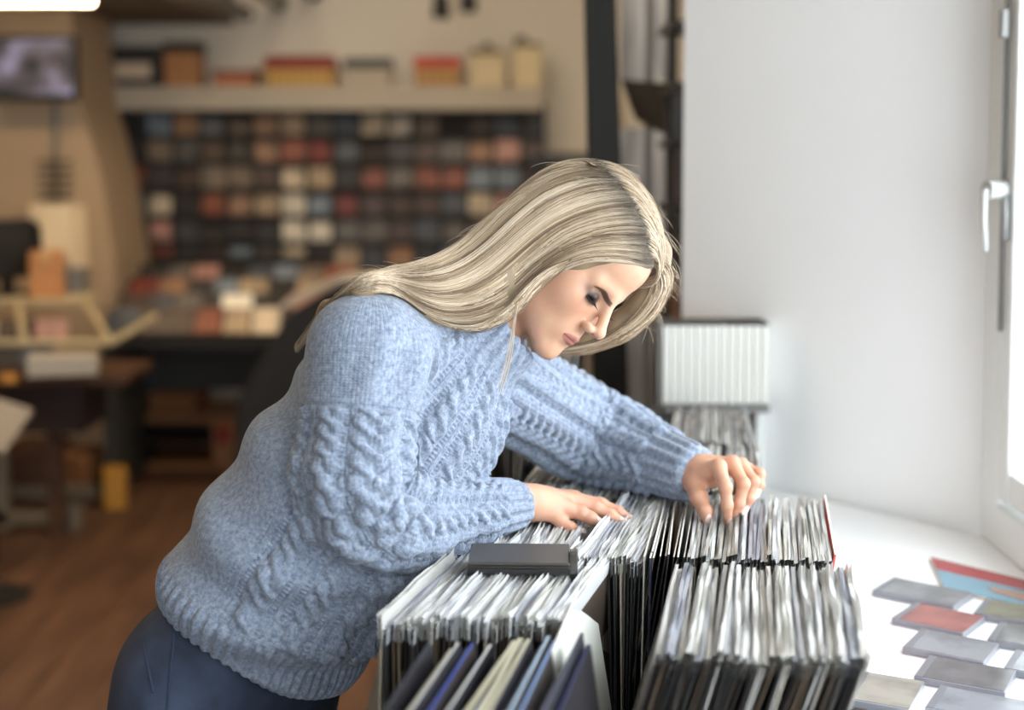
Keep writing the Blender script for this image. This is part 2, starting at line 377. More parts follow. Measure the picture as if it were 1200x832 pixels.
# tall slanted black cabinet behind the woman's back
bc = thing('record_cabinet', (P(385, 520, 5.2).x, 5.2, 0), 'large black slanted cabinet with a grey top edge behind the woman', 'cabinet')
zt_ = P(400, 331, 5.2).z; xl0 = P(272, 500, 5.2).x - bc.location.x; xl1 = P(368, 330, 5.2).x - bc.location.x; xr = 0.62; zlow = P(272, 500, 5.2).z
pl = [(xl0 - .02, 0), (xr, 0), (xr, zt_ + .0), (xl1 + .1, zt_), (xl1 - .1, zt_ - .12), (xl0 + .02, zlow + .1)]
v = [(x, 0, z) for x, z in pl] + [(x, 0.14, z) for x, z in pl]; n = len(pl)
MB().add(v, [tuple(range(n)), tuple(range(2 * n - 1, n - 1, -1))] + [(i + n, (i + 1) % n + n, (i + 1) % n, i) for i in range(n)]).build('body', mat('black_vinyl', (27, 26, 26), 0.55), bc, bevel=0.01)
MB().add([(xl1 - .12, -.01, zt_ - .10), (xl1 + .1, -.01, zt_ + .0), (xr, -.01, zt_ + .0), (xr, -.01, zt_ + .024), (xl1 + .1, -.01, zt_ + .024), (xl1 - .12, -.01, zt_ - .076),
          (xl1 - .12, .15, zt_ - .10), (xl1 + .1, .15, zt_ + .0), (xr, .15, zt_ + .0), (xr, .15, zt_ + .024), (xl1 + .1, .15, zt_ + .024), (xl1 - .12, .15, zt_ - .076)],
         [(0, 1, 4, 5), (1, 2, 3, 4), (11, 10, 7, 6), (10, 9, 8, 7), (5, 4, 10, 11), (4, 3, 9, 10), (0, 5, 11, 6), (2, 8, 9, 3), (6, 7, 1, 0), (7, 8, 2, 1)]).build('top_trim', M_shelf, bc)

# ------------------------------------------------------------------ far left: pillar, screen, sales counter
a0, a1, a2 = P(0, 330, 6.3).x - .6, P(98, 130, 6.3).x, P(128, 260, 6.3).x
pp = [(a0, 0), (a2 + .03, 0), (a2 + .02, 1.0), (P(127, 265, 6.3).x, P(0, 265, 6.3).z), (P(120, 215, 6.3).x, P(0, 215, 6.3).z), (P(106, 160, 6.3).x, P(0, 160, 6.3).z), (a1 - .02, P(0, 120, 6.3).z), (a1 - .05, 2.11), (a0, 2.11)]
v = [(x, 6.3, z) for x, z in pp] + [(x, 6.9, z) for x, z in pp]; n = len(pp)
struct(MB().add(v, [tuple(range(n)), tuple(range(2 * n - 1, n - 1, -1))] + [(i + n, (i + 1) % n + n, (i + 1) % n, i) for i in range(n)]).build('wall_pillar', M_tan))
tvp = P(43, 80, 6.1); tvw = P(92, 80, 6.1).x - P(-8, 80, 6.1).x; tvh = P(0, 42, 6.1).z - P(0, 118, 6.1).z
tv = thing('wall_screen', (P(42, 118, 6.1).x, 6.1, P(42, 118, 6.1).z), 'black flat screen showing a blurry violet picture, high on the tan pillar', 'screen')
MB().box((0, 0, tvh / 2), (tvw, 0.06, tvh)).build('casing', M_black, tv, bevel=0.008)
m, t, b = nt('screen_picture'); tc = N(t, 'ShaderNodeTexCoord'); nz = N(t, 'ShaderNodeTexNoise'); nz.inputs['Scale'].default_value = 9; nz.inputs['Detail'].default_value = 2
t.links.new(tc.outputs['Object'], nz.inputs['Vector']); r = N(t, 'ShaderNodeValToRGB'); e = r.color_ramp.elements
e[0].position = .35; e[0].color = srgb(38, 36, 40); e[1].position = .7; e[1].color = srgb(176, 168, 196)
x_ = e.new(.52); x_.color = srgb(112, 98, 104)
t.links.new(nz.outputs['Fac'], r.inputs[0]); t.links.new(r.outputs[0], b.inputs['Emission Color']); b.inputs['Emission Strength'].default_value = 0.75; b.inputs['Base Color'].default_value = (0.01, 0.01, 0.01, 1)
MB().box((0, -0.031, tvh / 2 + .005), (tvw * 0.92, 0.006, tvh * 0.84)).build('display', m, tv)
MB().box((0, 0.09, tvh / 2), (0.15, 0.14, 0.12)).build('bracket', M_black, tv)
o = MB().tube([P(65, 121, 6.28), P(66, 150, 6.28), P(64, 183, 6.28)], 0.012, 8).build('power_cable', M_grey); tag(o, 'grey cable hanging down the tan pillar below the screen', 'cable')
wr = thing('wire_card_rack', P(65, 236, 6.27), 'small wire rack with five bars on the tan pillar', 'rack')
for i in range(5):
    zz = P(65, 190 + i * 10.5, 6.27).z - wr.location.z
    MB().tube([(-0.075, 0, zz), (0.075, 0, zz)], 0.006, 6).build('bar', M_black, wr)
MB().tube([(0, 0.012, 0), (0, 0.012, 0.2)], 0.006, 6).build('upright', M_black, wr)

# sales counter with glazed sloping bins
sc = thing('sales_counter', (P(60, 440, 5.3).x, 5.3, 0), 'wooden sales counter with a glazed sloping front and grey tray before the tan pillar', 'counter')
zt1 = P(60, 350, 5.6).z; zt2 = P(60, 408, 5.15).z; xR0 = P(100, 350, 5.6).x - sc.location.x; xR1 = P(146, 405, 5.15).x - sc.location.x; xL = -1.0
M_frame = mat('pale_wood_frame', (186, 168, 132), 0.6)
MB().box(((xL + xR0) / 2, 0.40, zt1 - 0.01), (xR0 - xL, 0.3, 0.02)).build('back_rail', M_frame, sc)
for i, xx in enumerate(np.linspace(xL, xR0, 5)):
    x2 = xL + (xR1 - .05 - xL) * i / 4
    MB().tube([(xx, 0.28, zt1), (x2, -0.15, zt2 + .02)], 0.014, 6).build('sloping_bar', M_frame, sc)
MB().tube([(xL, -0.15, zt2 + .02), (xR1 - .05, -0.15, zt2 + .02)], 0.014, 6).build('front_bar', M_frame, sc)
MB().tube([(xR1 - .05, -0.15, zt2 + .02), (xR1, 0.3, zt2 + .06)], 0.014, 6).build('side_bar', M_frame, sc)
MB().box(((xL + xR1) / 2, 0.05, zt2 - 0.12), (xR1 - xL, 0.4, 0.03)).build('bin_floor', M_darkwood, sc)
ty = MB().box(((xR0 + xR1) / 2 - .06, -0.24, zt2 - 0.045), (0.24, 0.12, 0.07), (0, 0, 0.25)); ty.build('tray', M_shelf, sc, bevel=0.006)
MB().box((-0.05, -0.30, zt2 - 0.085), (0.05, 0.02, 0.03)).build('price_tag', mat('orange_tag', (214, 150, 70), 0.6), sc)
MB().box(((xL + xR1) / 2 - .1, 0.15, zt2 - 0.24), (xR1 - xL - .2, 0.35, 0.20)).build('drawer_case', mat('dark_maroon_board', (44, 26, 24), 0.7), sc)
for xx in (xR1 - .36, xL + .1): MB().box((xx, 0.15, (zt2 - .14) / 2), (0.05, 0.05, zt2 - .14)).build('leg', M_darkwood, sc)
for r in range(2):
    for c in range(7):
        x = sc.location.x + xL + .12 + c * 0.135
        if x > sc.location.x + xR1 - .12: continue
        disc('disc_case', (x, 5.3 + .02 + r * .16, zt2 - .10 + r * .05), (math.radians(-22), 0, random.uniform(-.05, .05)), 'disc case in the %s row of the glazed sales counter bin' % ('front', 'back')[r], 'discs in the sales counter', 0.95)
# things standing on the sales counter
def standing(name, x0, x1, y0, y1, Y, dep, col, label, cat, rot=0.0, part=None):
    a, b_ = P(x0, y1, Y), P(x1, y0, Y); o = thing(name, ((a.x + b_.x) / 2, Y, a.z), label, cat, rot)
    w_, h_ = b_.x - a.x, b_.z - a.z
    MB().box((0, 0, h_ / 2), (w_, dep, h_)).build('body', mat(name + '_' + str(col), col, 0.6, var=0.1), o, bevel=0.008)
    if part: MB().box((0, -dep / 2 - .004, h_ * part[1]), (w_ * part[2], 0.008, h_ * part[3])).build(part[0], mat(part[0] + str(part[4]), part[4], 0.6), o)
    return o
zct = zt1
o = thing('monitor', P(12, 346, 5.75), 'black computer monitor seen from its edge on the sales counter', 'monitor', math.radians(50))
MB().box((0, 0, 0.19), (0.30, 0.04, 0.24)).build('screen_casing', M_black, o, bevel=0.006); MB().box((0, 0.02, 0.04), (0.05, 0.03, 0.09)).build('stand', M_black, o); MB().box((0, 0.0, 0.006), (0.18, 0.14, 0.012)).build('foot', M_black, o)
standing('carton', 38, 74, 294, 347, 5.7, 0.13, (186, 128, 78), 'orange brown carton beside the monitor on the sales counter', 'carton', 0.2, ('tape', 0.9, 0.3, 0.2, (200, 160, 110)))
pr = thing('paper_roll_stand', P(80, 347, 5.85), 'cream paper stand with hanging sheets on a grey base on the sales counter', 'stand')
MB().box((0, 0, 0.06), (0.14, 0.12, 0.12)).build('base', M_grey, pr, bevel=0.01); MB().tube([(0, 0, .1), (0, 0, .36)], 0.012, 8).build('pole', M_grey, pr)
for i, (dx, rz, hh, ww) in enumerate(((-.02, .5, .30, .14), (.03, -.2, .26, .12), (-.09, .8, .24, .16))):
    MB().box((dx, -.03 + .02 * i, .36 - hh / 2 + .02), (ww, .004, hh), (0.1, 0.08 * (i - 1), rz)).build('sheet', mat('cream_paper', (214, 194, 160), 0.8), pr)

# lower left: cream rail, boxes on the floor
tb = thing('low_trolley', (P(30, 620, 4.6).x, 4.6, 0), 'pale low trolley frame on the floor under the sales counter', 'trolley')
zr = P(40, 605, 4.9).z
tb.location = (P(30, 600, 5.6).x, 5.55, 0)
M_tr = mat('grey_beige_frame', (130, 116, 98), 0.6)
xr_ = P(88, 600, 5.55).x - tb.location.x
MB().box((-0.2, 0, P(0, 605, 5.55).z), (0.8, 0.05, 0.05)).build('front_rail', M_tr, tb); MB().box((xr_, 0, .05), (0.05, 0.05, 0.10)).build('foot', M_tr, tb)
MB().box((-0.2, 0.4, P(0, 605, 5.55).z), (0.8, 0.05, 0.05)).build('back_rail', M_tr, tb)
MB().box((P(5, 600, 5.55).x - tb.location.x, 0, .19), (0.045, 0.05, 0.38)).build('post', M_tr, tb)
def fbox(x0, x1, y0, Y, dep, m_, label, z0=0.0, rz=0.0, cat='carton'):
    a, b_ = P(x0, 500, Y), P(x1, y0, Y)
    o = MB().box((0, 0, (b_.z - z0) / 2), (b_.x - a.x, dep, b_.z - z0)).build('carton', m_, bevel=0.004); o.location = ((a.x + b_.x) / 2, Y, z0); o.rotation_euler = (0, 0, rz)
    tag(o, label, cat); return o
fbox(120, 147, 549, 5.9, 0.16, mat('yellow_carton', (196, 140, 54), 0.7), 'upright yellow carton on the floor beside the brown boxes', rz=0.3)
fbox(70, 118, 528, 6.15, 0.25, M_kraft, 'brown carton on the floor behind the yellow carton', rz=-0.3)
fbox(12, 72, 520, 6.1, 0.3, M_darkwood, 'dark brown wooden box under the sales counter')
# slanted grey magazine board at the very left edge
bp_ = P(-12, 496, 4.7)
ds_ = thing('display_stand', (bp_.x, 4.7, 0), 'grey sloping display stand in front of the sales counter', 'stand')
MB().box((0, 0, bp_.z), (0.20, 0.22, 0.02), (math.radians(30), math.radians(18), 0)).build('board', mat('grey_paper', (150, 138, 124), 0.6), ds_)
MB().tube([(0, 0, 0.02), (0, 0, bp_.z - .008)], 0.015, 8).build('pole', M_black, ds_); MB().lathe([(0.12, 0), (0.12, 0.012), (0.02, 0.022)], (0, 0, 0.0005), 18).build('foot', M_black, ds_)

# ------------------------------------------------------------------ ceiling lamps and spots
M_tube = emit('warm_tube', (255, 226, 184), 24.0)
def lamp(loc, L, label, rz=0.0, group=None, strength=None, wd=0.16):
    o = thing('ceiling_light', loc, label, 'ceiling light', rz, group)
    MB().box((0, 0, 0.05), (L, wd, 0.05)).build('housing', M_shelf, o)
    MB().box((0, 0, 0.012), (L * 0.98, wd * 0.9, 0.03)).build('diffuser', strength or M_tube, o, bevel=0.006)
    return o
lamp((P(30, 0, 5.4).x - .06, 5.4, P(30, 4, 5.4).z + 0.002), 0.62, 'bright warm ceiling light under the dark soffit', wd=.12)
for (x, y) in ((-3.2, 3.4), (-2.0, 3.0)):  # out of view, added to light the background
    lamp((x, y, 2.83), 1.2, 'unseen warm ceiling light added over the shop floor', 0, 'added ceiling lights over the shop floor')
for (x, y) in ((-0.6, 5.2), (0.2, 4.2)):  # unseen and stronger, added to brighten the upper back wall
    lamp((x, y, 2.83), 1.0, 'unseen warm ceiling light added over the disc wall', 0, 'added ceiling lights over the disc wall', emit('warm_tube_bright', (255, 236, 208), 46.0))
for i, (px, py) in enumerate(((517, 11), (549, 4))):
    c = P(px, py, 6.6); o = thing('spot_lamp', c, 'small black spot lamp hanging before the upper back wall', 'spot lamp', 0, 'black spot lamps')
    MB().lathe([(0.02, 0.07), (0.035, 0.06), (0.04, 0.0), (0.04, -0.04)], (0, 0, 0), 14).build('shade', M_black, o, smooth=True)
    MB().tube([(0, 0, 0.06), (0, 0, 2.9 - c.z)], 0.008, 6).build('rod', M_black, o)
# pale ducts right of the soffit
for i in range(3):
    x = -1.32 + i * 0.17
    o = MB().tube([(x, 5.0, 2.16 + .05 * i), (x, 7.15, 2.16 + .05 * i)], 0.035, 10).build('duct', mat('grey_duct', (128, 128, 122), 0.5), smooth=True); tag(o, 'grey pipe running under the ceiling beside the soffit', 'pipe', 'ceiling pipes')
# cream curtain behind the black post
cu = MB()
cx0, cx1 = P(672, 30, 5.5).x, P(640, 30, 5.5).x
pts = []
nn = 28
for i in range(nn + 1):
    u = i / nn; pts.append((cx0 + (cx1 + .25 - cx0) * u, 5.5 + 0.02 * math.sin(u * 30)))
v = []; f = []
for j in range(9):
    for i, (x, y) in enumerate(pts):
        zz = 2.7 - j * 0.25; v.append((x + (0.06 + .03 * j) * (1 - i / nn) * (0.4 if j < 3 else 1.0), y, zz))
for j in range(8):
    for i in range(nn): f.append((j * (nn + 1) + i, j * (nn + 1) + i + 1, (j + 1) * (nn + 1) + i + 1, (j + 1) * (nn + 1) + i))
o = cu.add(v, f).build('curtain', mat('beige_cloth', (168, 150, 124), 0.9), smooth=True); sm = o.modifiers.new('solid', 'SOLIDIFY'); sm.thickness = 0.003
tag(o, 'beige curtain hanging behind the black post', 'curtain')
bk = P(665, 180, 6.9)
o = MB().box((bk.x, 6.9, bk.z - .45), (0.34, 0.4, 0.9)).build('speaker_cabinet', mat('slate_blue_black', (44, 48, 56), 0.6), bevel=0.01)
MB().box((bk.x, 6.69, bk.z - .45), (0.28, 0.02, 0.8)).build('grille', M_black, o); tag(o, 'blue black cabinet against the back wall behind the post', 'cabinet')

# ------------------------------------------------------------------ black post and the glazed rack beside the reveal
pst = thing('display_post', (P(713, 400, 3.3).x, 3.3, 0), 'wide black upright post standing behind the woman', 'post')
x0, x1 = P(686, 0, 3.3).x, P(722, 0, 3.3).x; xb0, xb1 = P(696, 480, 3.3).x, P(737, 480, 3.3).x; zt_ = P(0, 0, 3.3).z; zb_ = P(0, 480, 3.3).z
def ext(xa, xb, z): return xa + (xb - xa) * (zt_ - z) / (zt_ - zb_)
ox = pst.location.x
v = []
for yy in (0.0, 0.07):
    for (za) in (0.0, 2.6):
        v += [(ext(x0, xb0, za) - ox, yy, za), (ext(x1, xb1, za) - ox, yy, za)]
MB().add(v, [(0, 1, 3, 2), (4, 6, 7, 5), (0, 2, 6, 4), (1, 5, 7, 3), (2, 3, 7, 6), (0, 4, 5, 1)]).build('upright', mat('black_post_paint', (38, 37, 34), 0.85, var=.05, spec=.2), pst, bevel=0.003)
MB().box((0, 0.035, 0.01), (0.3, 0.3, 0.02)).build('foot_plate', M_black, pst)
# tall rack with glossy panels, their reflections painted as streaks
rk = thing('poster_rack', (0.42, 4.0, 0), 'tall black rack holding grey panels with painted reflections beside the white reveal', 'rack')
def rbar(px, y0, y1, Y, wpx, m_, nm):
    a, b_ = P(px, y1, Y), P(px, y0, Y)
    MB().box((a.x - 0.42, Y - 4.0, (a.z + b_.z) / 2), (wpx / FPX * Y, 0.05, b_.z - a.z)).build(nm, m_, rk)
rbar(783, -80, 600, 3.75, 11, M_black, 'upright'); rbar(757, -80, 600, 4.25, 9, mat('grey_upright', (92, 90, 88), .4), 'upright')
zz = [P(0, y, 3.75).z for y in (33, 107, 170, 245, 310, 372, 440)]
for z in zz: MB().box((P(794, 0, 3.75).x - .42 + .02, -0.22, z), (0.10, 0.3, 0.022)).build('shelf', M_black, rk)
m, t, b = nt('grey_reflection_streaks'); tc = N(t, 'ShaderNodeTexCoord'); mp = N(t, 'ShaderNodeMapping'); mp.inputs['Scale'].default_value = (14, 14, 1.6); t.links.new(tc.outputs['Object'], mp.inputs[0])  # vertical pale streaks put glassy reflections into the colour
nz = N(t, 'ShaderNodeTexNoise'); nz.inputs['Scale'].default_value = 1.3; t.links.new(mp.outputs[0], nz.inputs['Vector']); r = N(t, 'ShaderNodeValToRGB'); e = r.color_ramp.elements
e[0].position = .35; e[0].color = srgb(128, 130, 136); e[1].position = .65; e[1].color = srgb(214, 216, 222); t.links.new(nz.outputs['Fac'], r.inputs[0]); t.links.new(r.outputs[0], b.inputs['Base Color']); b.inputs['Roughness'].default_value = .35
M_gloss = m
xg0, xg1 = P(728, 0, 4.3).x - .42, P(782, 0, 4.3).x - .42
for (ya, yb, mm) in ((-80, 95, M_gloss), (150, 330, M_gloss), (330, 520, M_gloss)):
    a, b_ = P(0, yb, 4.3).z, P(0, ya, 4.3).z
    MB().box(((xg0 + xg1) / 2, 0.33, (a + b_) / 2), (xg1 - xg0, 0.01, b_ - a)).build('glossy_panel', mm, rk)
a = P(0, 160, 4.0).z; b_ = P(0, 92, 4.0).z
MB().add([(P(727, 0, 4.1).x - .42, .05, b_), (P(787, 0, 3.8).x - .42, -.15, b_ - .02), (P(787, 0, 3.8).x - .42, -.15, a), (P(745, 0, 4.1).x - .42, .05, a + .05),
          (P(727, 0, 4.1).x - .42, .08, b_), (P(787, 0, 3.8).x - .42, -.12, b_ - .02), (P(787, 0, 3.8).x - .42, -.12, a), (P(745, 0, 4.1).x - .42, .08, a + .05)],
         [(0, 3, 2, 1), (4, 5, 6, 7), (0, 1, 5, 4), (1, 2, 6, 5), (2, 3, 7, 6), (3, 0, 4, 7)]).build('black_panel', M_black, rk)
for i, z in enumerate(zz[:-1]):
    if i in (1, 2, 3, 4, 5):
        for k in range(5):
            o = MB().box((0, 0, 0.075), (0.014, 0.13, 0.15)).build('disc_case', M_cover); o.location = (P(787, 0, 3.7).x + .012 + k * .0165, 3.70, zz[i + 1] + .0115)
            tag(o, 'disc case standing on the black rack beside the reveal', 'disc case', 'discs on the black rack')
# ================================================================== record bins
JK = [(40, 38, 36), (58, 50, 44), (30, 29, 29), (96, 82, 66), (46, 44, 44), (150, 136, 112), (36, 33, 32), (70, 62, 56), (176, 166, 150), (44, 42, 46), (110, 92, 72), (34, 34, 36), (64, 54, 46), (128, 118, 104), (50, 46, 42)]
M_jacket = random_ramp('record_jacket_card', JK, 0.6, blotch=0.3, bscale=6)
M_jacket2 = random_ramp('record_jacket_bright', [(54, 78, 176), (206, 206, 204), (42, 42, 52), (196, 190, 160), (120, 150, 200), (62, 58, 62), (176, 196, 214), (44, 44, 70), (214, 206, 190), (86, 74, 70), (92, 120, 196), (40, 40, 44)], 0.45)
M_jackw = random_ramp('record_jacket_pale', [(214, 212, 206), (196, 192, 186), (204, 202, 200), (180, 172, 160), (220, 218, 214)], 0.55, blotch=0.12)
def plastic(name, cols, alpha):
    m = random_ramp(name, cols, 0.28); b = m.node_tree.nodes['Principled BSDF']; b.inputs['Alpha'].default_value = alpha
    return m
M_poly = plastic('record_plastic_cover', [(222, 222, 220), (205, 205, 204), (228, 227, 224), (190, 190, 192), (214, 212, 206), (198, 196, 190), (226, 226, 228), (180, 182, 190)], 0.94)
M_card = mat('inner_paper', (222, 216, 204), 0.7)

LP = 0.315
def jacket_mesh(th, m_, top=None):
    mb = MB()
    # a flat card envelope: slightly bulged in the middle, open mouth on top with the paper inner showing
    h = th / 2; n = 4
    for s_ in (-1, 1):
        vs = []
        for j in range(n + 1):
            for i in range(n + 1):
                u, v_ = i / n, j / n
                bul = h * (0.55 + 0.45 * math.sin(math.pi * u) * math.sin(math.pi * v_))
                vs.append((s_ * bul, u * LP, v_ * LP))
        fs = [(j * (n + 1) + i, j * (n + 1) + i + 1, (j + 1) * (n + 1) + i + 1, (j + 1) * (n + 1) + i) for j in range(n) for i in range(n)]
        mb.add(vs, fs if s_ > 0 else [q[::-1] for q in fs])
    for (a, b_) in (((0, 0), (0, 1)), ((1, 0), (1, 1))): pass
    e = h * 0.55
    mb.add([(-e, 0, 0), (e, 0, 0), (e, 0, LP), (-e, 0, LP)], [(0, 1, 2, 3)])
    mb.add([(-e, LP, 0), (e, LP, 0), (e, LP, LP), (-e, LP, LP)], [(3, 2, 1, 0)])
    mb.add([(-e, 0, LP), (e, 0, LP), (e, LP, LP), (-e, LP, LP)], [(0, 1, 2, 3)], 1)
    mb.add([(-e, 0, 0), (e, 0, 0), (e, LP, 0), (-e, LP, 0)], [(3, 2, 1, 0)])
    return mb.mesh('record_jacket', [m_, top or M_card])
def cover_mesh(seed, hgt, m_):
    hgt *= 1.25
    r = random.Random(seed); mb = MB(); n = 9
    for s_ in (-1, 1):
        vs = []; ph = r.uniform(0, 6); am = r.uniform(0.0006, 0.0018); lo = LP - 0.012
        for i in range(n):
            u = i / (n - 1); y = -0.003 + u * (LP + 0.006)
            x = s_ * 0.0025; wv = am * math.sin(ph + u * r.uniform(5, 9))
            vs += [(s_ * 0.0022, y, lo), (x + wv, y, LP + hgt * (1 + 0.16 * math.sin(ph * 2 + u * 11) + r.uniform(-.1, .1)))]
        mb.add(vs, [(2 * i, 2 * i + 2, 2 * i + 3, 2 * i + 1) for i in range(n - 1)])
    # the folded flap that closes the mouth of the cover
    vs = []
    for i in range(n):
        u = i / (n - 1); y = -0.003 + u * (LP + 0.006); zz = LP + hgt * (0.80 + 0.10 * math.sin(u * 13 + seed)); vs += [(-.0024, y, zz - .001), (.0024, y, zz + .001)]
    mb.add(vs, [(2 * i, 2 * i + 1, 2 * i + 3, 2 * i + 2) for i in range(n - 1)])
    return mb.mesh('plastic_cover', m_)
M_jdark = random_ramp('jacket_shiny_dark', [(40, 38, 42), (58, 52, 52), (34, 34, 38), (70, 64, 62), (46, 44, 52)], .35, blotch=.3)
JN = {'black': (36, 34, 33), 'dark brown': (60, 50, 43), 'brown': (98, 82, 64), 'tan': (150, 134, 108), 'charcoal': (48, 46, 46), 'grey': (92, 86, 80), 'cream': (182, 172, 154), 'umber': (76, 62, 50)}
PN = {'white': (216, 214, 208), 'pale grey': (198, 194, 188), 'ivory': (208, 200, 184)}
BN_ = {'royal blue': (58, 82, 184), 'white': (214, 214, 212), 'navy': (40, 46, 84), 'cream': (204, 198, 168), 'pale blue': (138, 164, 210), 'black': (40, 40, 44), 'sky blue': (178, 198, 216), 'slate': (88, 90, 98)}
JM = {'dark': {k: [jacket_mesh(t_, random_ramp('jacket_' + k, [c], .6, blotch=.35, bscale=6)) for t_ in (0.0030, 0.0036, 0.0042)] for k, c in JN.items()},
      'pale': {k: [jacket_mesh(t_, random_ramp('pale_jacket_' + k, [c], .55, blotch=.12, bscale=6)) for t_ in (0.003, 0.004)] for k, c in PN.items()},
      'bright': {k: [jacket_mesh(t_, M_jdark, mat('edge_' + k, c, .45)) for t_ in (0.006, 0.008, 0.011)] for k, c in BN_.items()}}
JWT = {'dark': [9, 7, 4, 2, 7, 4, 2, 5], 'pale': [4, 3, 2], 'bright': [3, 4, 3, 3, 3, 4, 2, 3]}
CM = [cover_mesh(i, h_, M_poly) for i, h_ in enumerate((0.007, 0.009, 0.011, 0.013, 0.010, 0.008, 0.015))]
REC_TOP = 1.006

def record(front, yaw, lean, kind, cover, label, group, dz=0.0, dpt=0.0, pitch=0.0):
    """front = point of the front top corner; yaw turns the depth direction to the right, lean tips the top to the right"""
    R = Matrix.Rotation(-yaw, 3, 'Z') @ Matrix.Rotation(lean, 3, 'Y') @ Matrix.Rotation(pitch, 3, 'X')
    kc = random.choices(list(JM[kind]), JWT[kind])[0]
    if group: label = kc + ' ' + ('edged ' if kind == 'bright' else '') + label
    o = link('record', random.choice(JM[kind][kc]))
    if cover: dz -= 0.012
    loc = Vector(front) - R @ Vector((0, 0, LP)) + R @ Vector((0, dpt, dz))
    o.matrix_world = Matrix.Translation(loc) @ R.to_4x4()
    tag(o, label, 'record', group)
    if cover: link('plastic_cover', random.choice(CM), o)
    return o
def bin_of(pFL, pFR, yaw, n, lean0, lean1, kind, label, group, cover=True, ztop=REC_TOP, jit=1.0, mix=None):
    """a packed row: front top edge runs from pixel pFL to pixel pFR (on the plane of the record tops)"""
    a, b_ = PZ(pFL[0], pFL[1], ztop), PZ(pFR[0], pFR[1], ztop); lean_b = 0
    for i in range(n):
        u = (i + 0.5 + random.uniform(-.28, .28) * jit) / n
        q = a.lerp(b_, u); L = math.radians(lean0 + (lean1 - lean0) * u + random.gauss(0, 1.0) * jit)
        kd = kind if not mix or random.random() > mix[1] else mix[0]
        record(q, math.radians(yaw + random.gauss(0, 0.7) * jit), L, kd, cover and (kd != 'bright'), label, group, random.uniform(-.006, .002) * jit, random.uniform(-.006, .006) * jit)

bin_of((768, 765), (1021, 768), 10, 46, 16, 19, 'dark', 'plastic covered record in the bin before the pinched row beside the sill', 'records in the near bin beside the sill', mix=('pale', .12))
bin_of((806, 650), (976, 652), 10, 38, 3, 6, 'dark', 'plastic covered record in the row under the pinching hand', 'records under the pinching hand', mix=('pale', .1))
bin_of((760, 648), (804, 650), 9, 8, 10, 6, 'dark', 'bare record between the pinched row and the row under the flat hand', 'dark records between the two hands', cover=False)
bin_of((676, 651), (752, 651), 15, 17, -3, 2, 'dark', 'plastic covered record in the row under the flat hand', 'records under the flat hand')
bin_of((446, 724), (660, 722), 16, 42, 1, 3, 'dark', 'plastic covered record in the bin below the black index bar', 'records below the index bar', mix=('pale', .08))
bin_of((400, 905), (632, 890), 12, 17, -12, -7, 'bright', 'record without cover in the bin before the index bar', 'bright edged records', cover=False, jit=1.4)
bin_of((562, 642), (648, 640), 10, 15, 0, 2, 'dark', 'record behind the black index bar, below the blue cuff', 'records behind the index bar', mix=('dark', 0))
bin_of((610, 640), (668, 638), 12, 9, 8, 6, 'pale', 'record fanned out beneath the flat hand', 'pale records beneath the flat hand')
bin_of((596, 588), (690, 588), 11, 18, 10, 12, 'pale', 'record in the row beyond the forearms', 'pale records beyond the forearms', mix=('dark', .15))
bin_of((700, 582), (780, 582), 11, 14, 8, 8, 'dark', 'record in the row beyond the two hands', 'dark records beyond the hands')
bin_of((786, 571), (893, 571), 9, 20, 5, 6, 'pale', 'record in the row behind the pinching hand', 'white records behind the pinching hand', mix=('dark', .06))
bin_of((783, 516), (886, 516), 8, 20, 5, 3, 'pale', 'record in the last row before the upright white cases', 'white records before the cases', mix=('dark', .06))
bin_of((600, 527), (720, 527), 8, 18, 4, 8, 'pale', 'record in the far row behind the outstretched sleeve', 'records behind the outstretched sleeve', mix=('dark', .4))
bin_of((566, 404), (692, 404), 4, 22, -2, 4, 'dark', 'record standing on the raised shelf behind the outstretched sleeve', 'records on the raised shelf', cover=False, ztop=1.13, mix=('pale', .3))
a, b_ = PZ(566, 404, 1.13), PZ(692, 404, 1.13)
rs = thing('raised_shelf', ((a.x + b_.x) / 2, a.y + .16, 0), 'black raised shelf carrying records behind the outstretched sleeve', 'shelf')
MB().box((0, 0, 0.80), (b_.x - a.x + .06, .34, .02)).build('board', M_blackwood, rs)
for s_ in (-1, 1): MB().box((s_ * (b_.x - a.x + .04) / 2, 0, .395), (.02, .30, .79)).build('side_panel', M_blackwood, rs)
# single records that stand out
q = PZ(647, 762, REC_TOP)
r = record(q, math.radians(10), math.radians(-9), 'pale', False, 'cream record standing alone and leaning at the end of the bright edged bin', None)
r.data = jacket_mesh(0.004, mat('cream_jacket', (240, 240, 230), 0.5, var=0.12, scale=9))
q = PZ(979, 650, REC_TOP)
r = record(q, math.radians(10), math.radians(9), 'pale', False, 'red jacket record at the window end of the pinched row', None)
r.data = jacket_mesh(0.004, mat('red_jacket', (214, 92, 84), 0.5, var=0.15, scale=9))
for (px, py, col, lab) in ((755, 652, (186, 182, 172), 'grey white record at the end of the row under the flat hand'), (762, 654, (36, 40, 60), 'navy record behind the grey white end record of the flat hand row')):
    r = record(PZ(px, py, REC_TOP), math.radians(10), math.radians(1), 'pale', False, lab, None); r.data = jacket_mesh(0.004, mat('jacket_' + str(col), col, 0.4, var=0.12, scale=9))

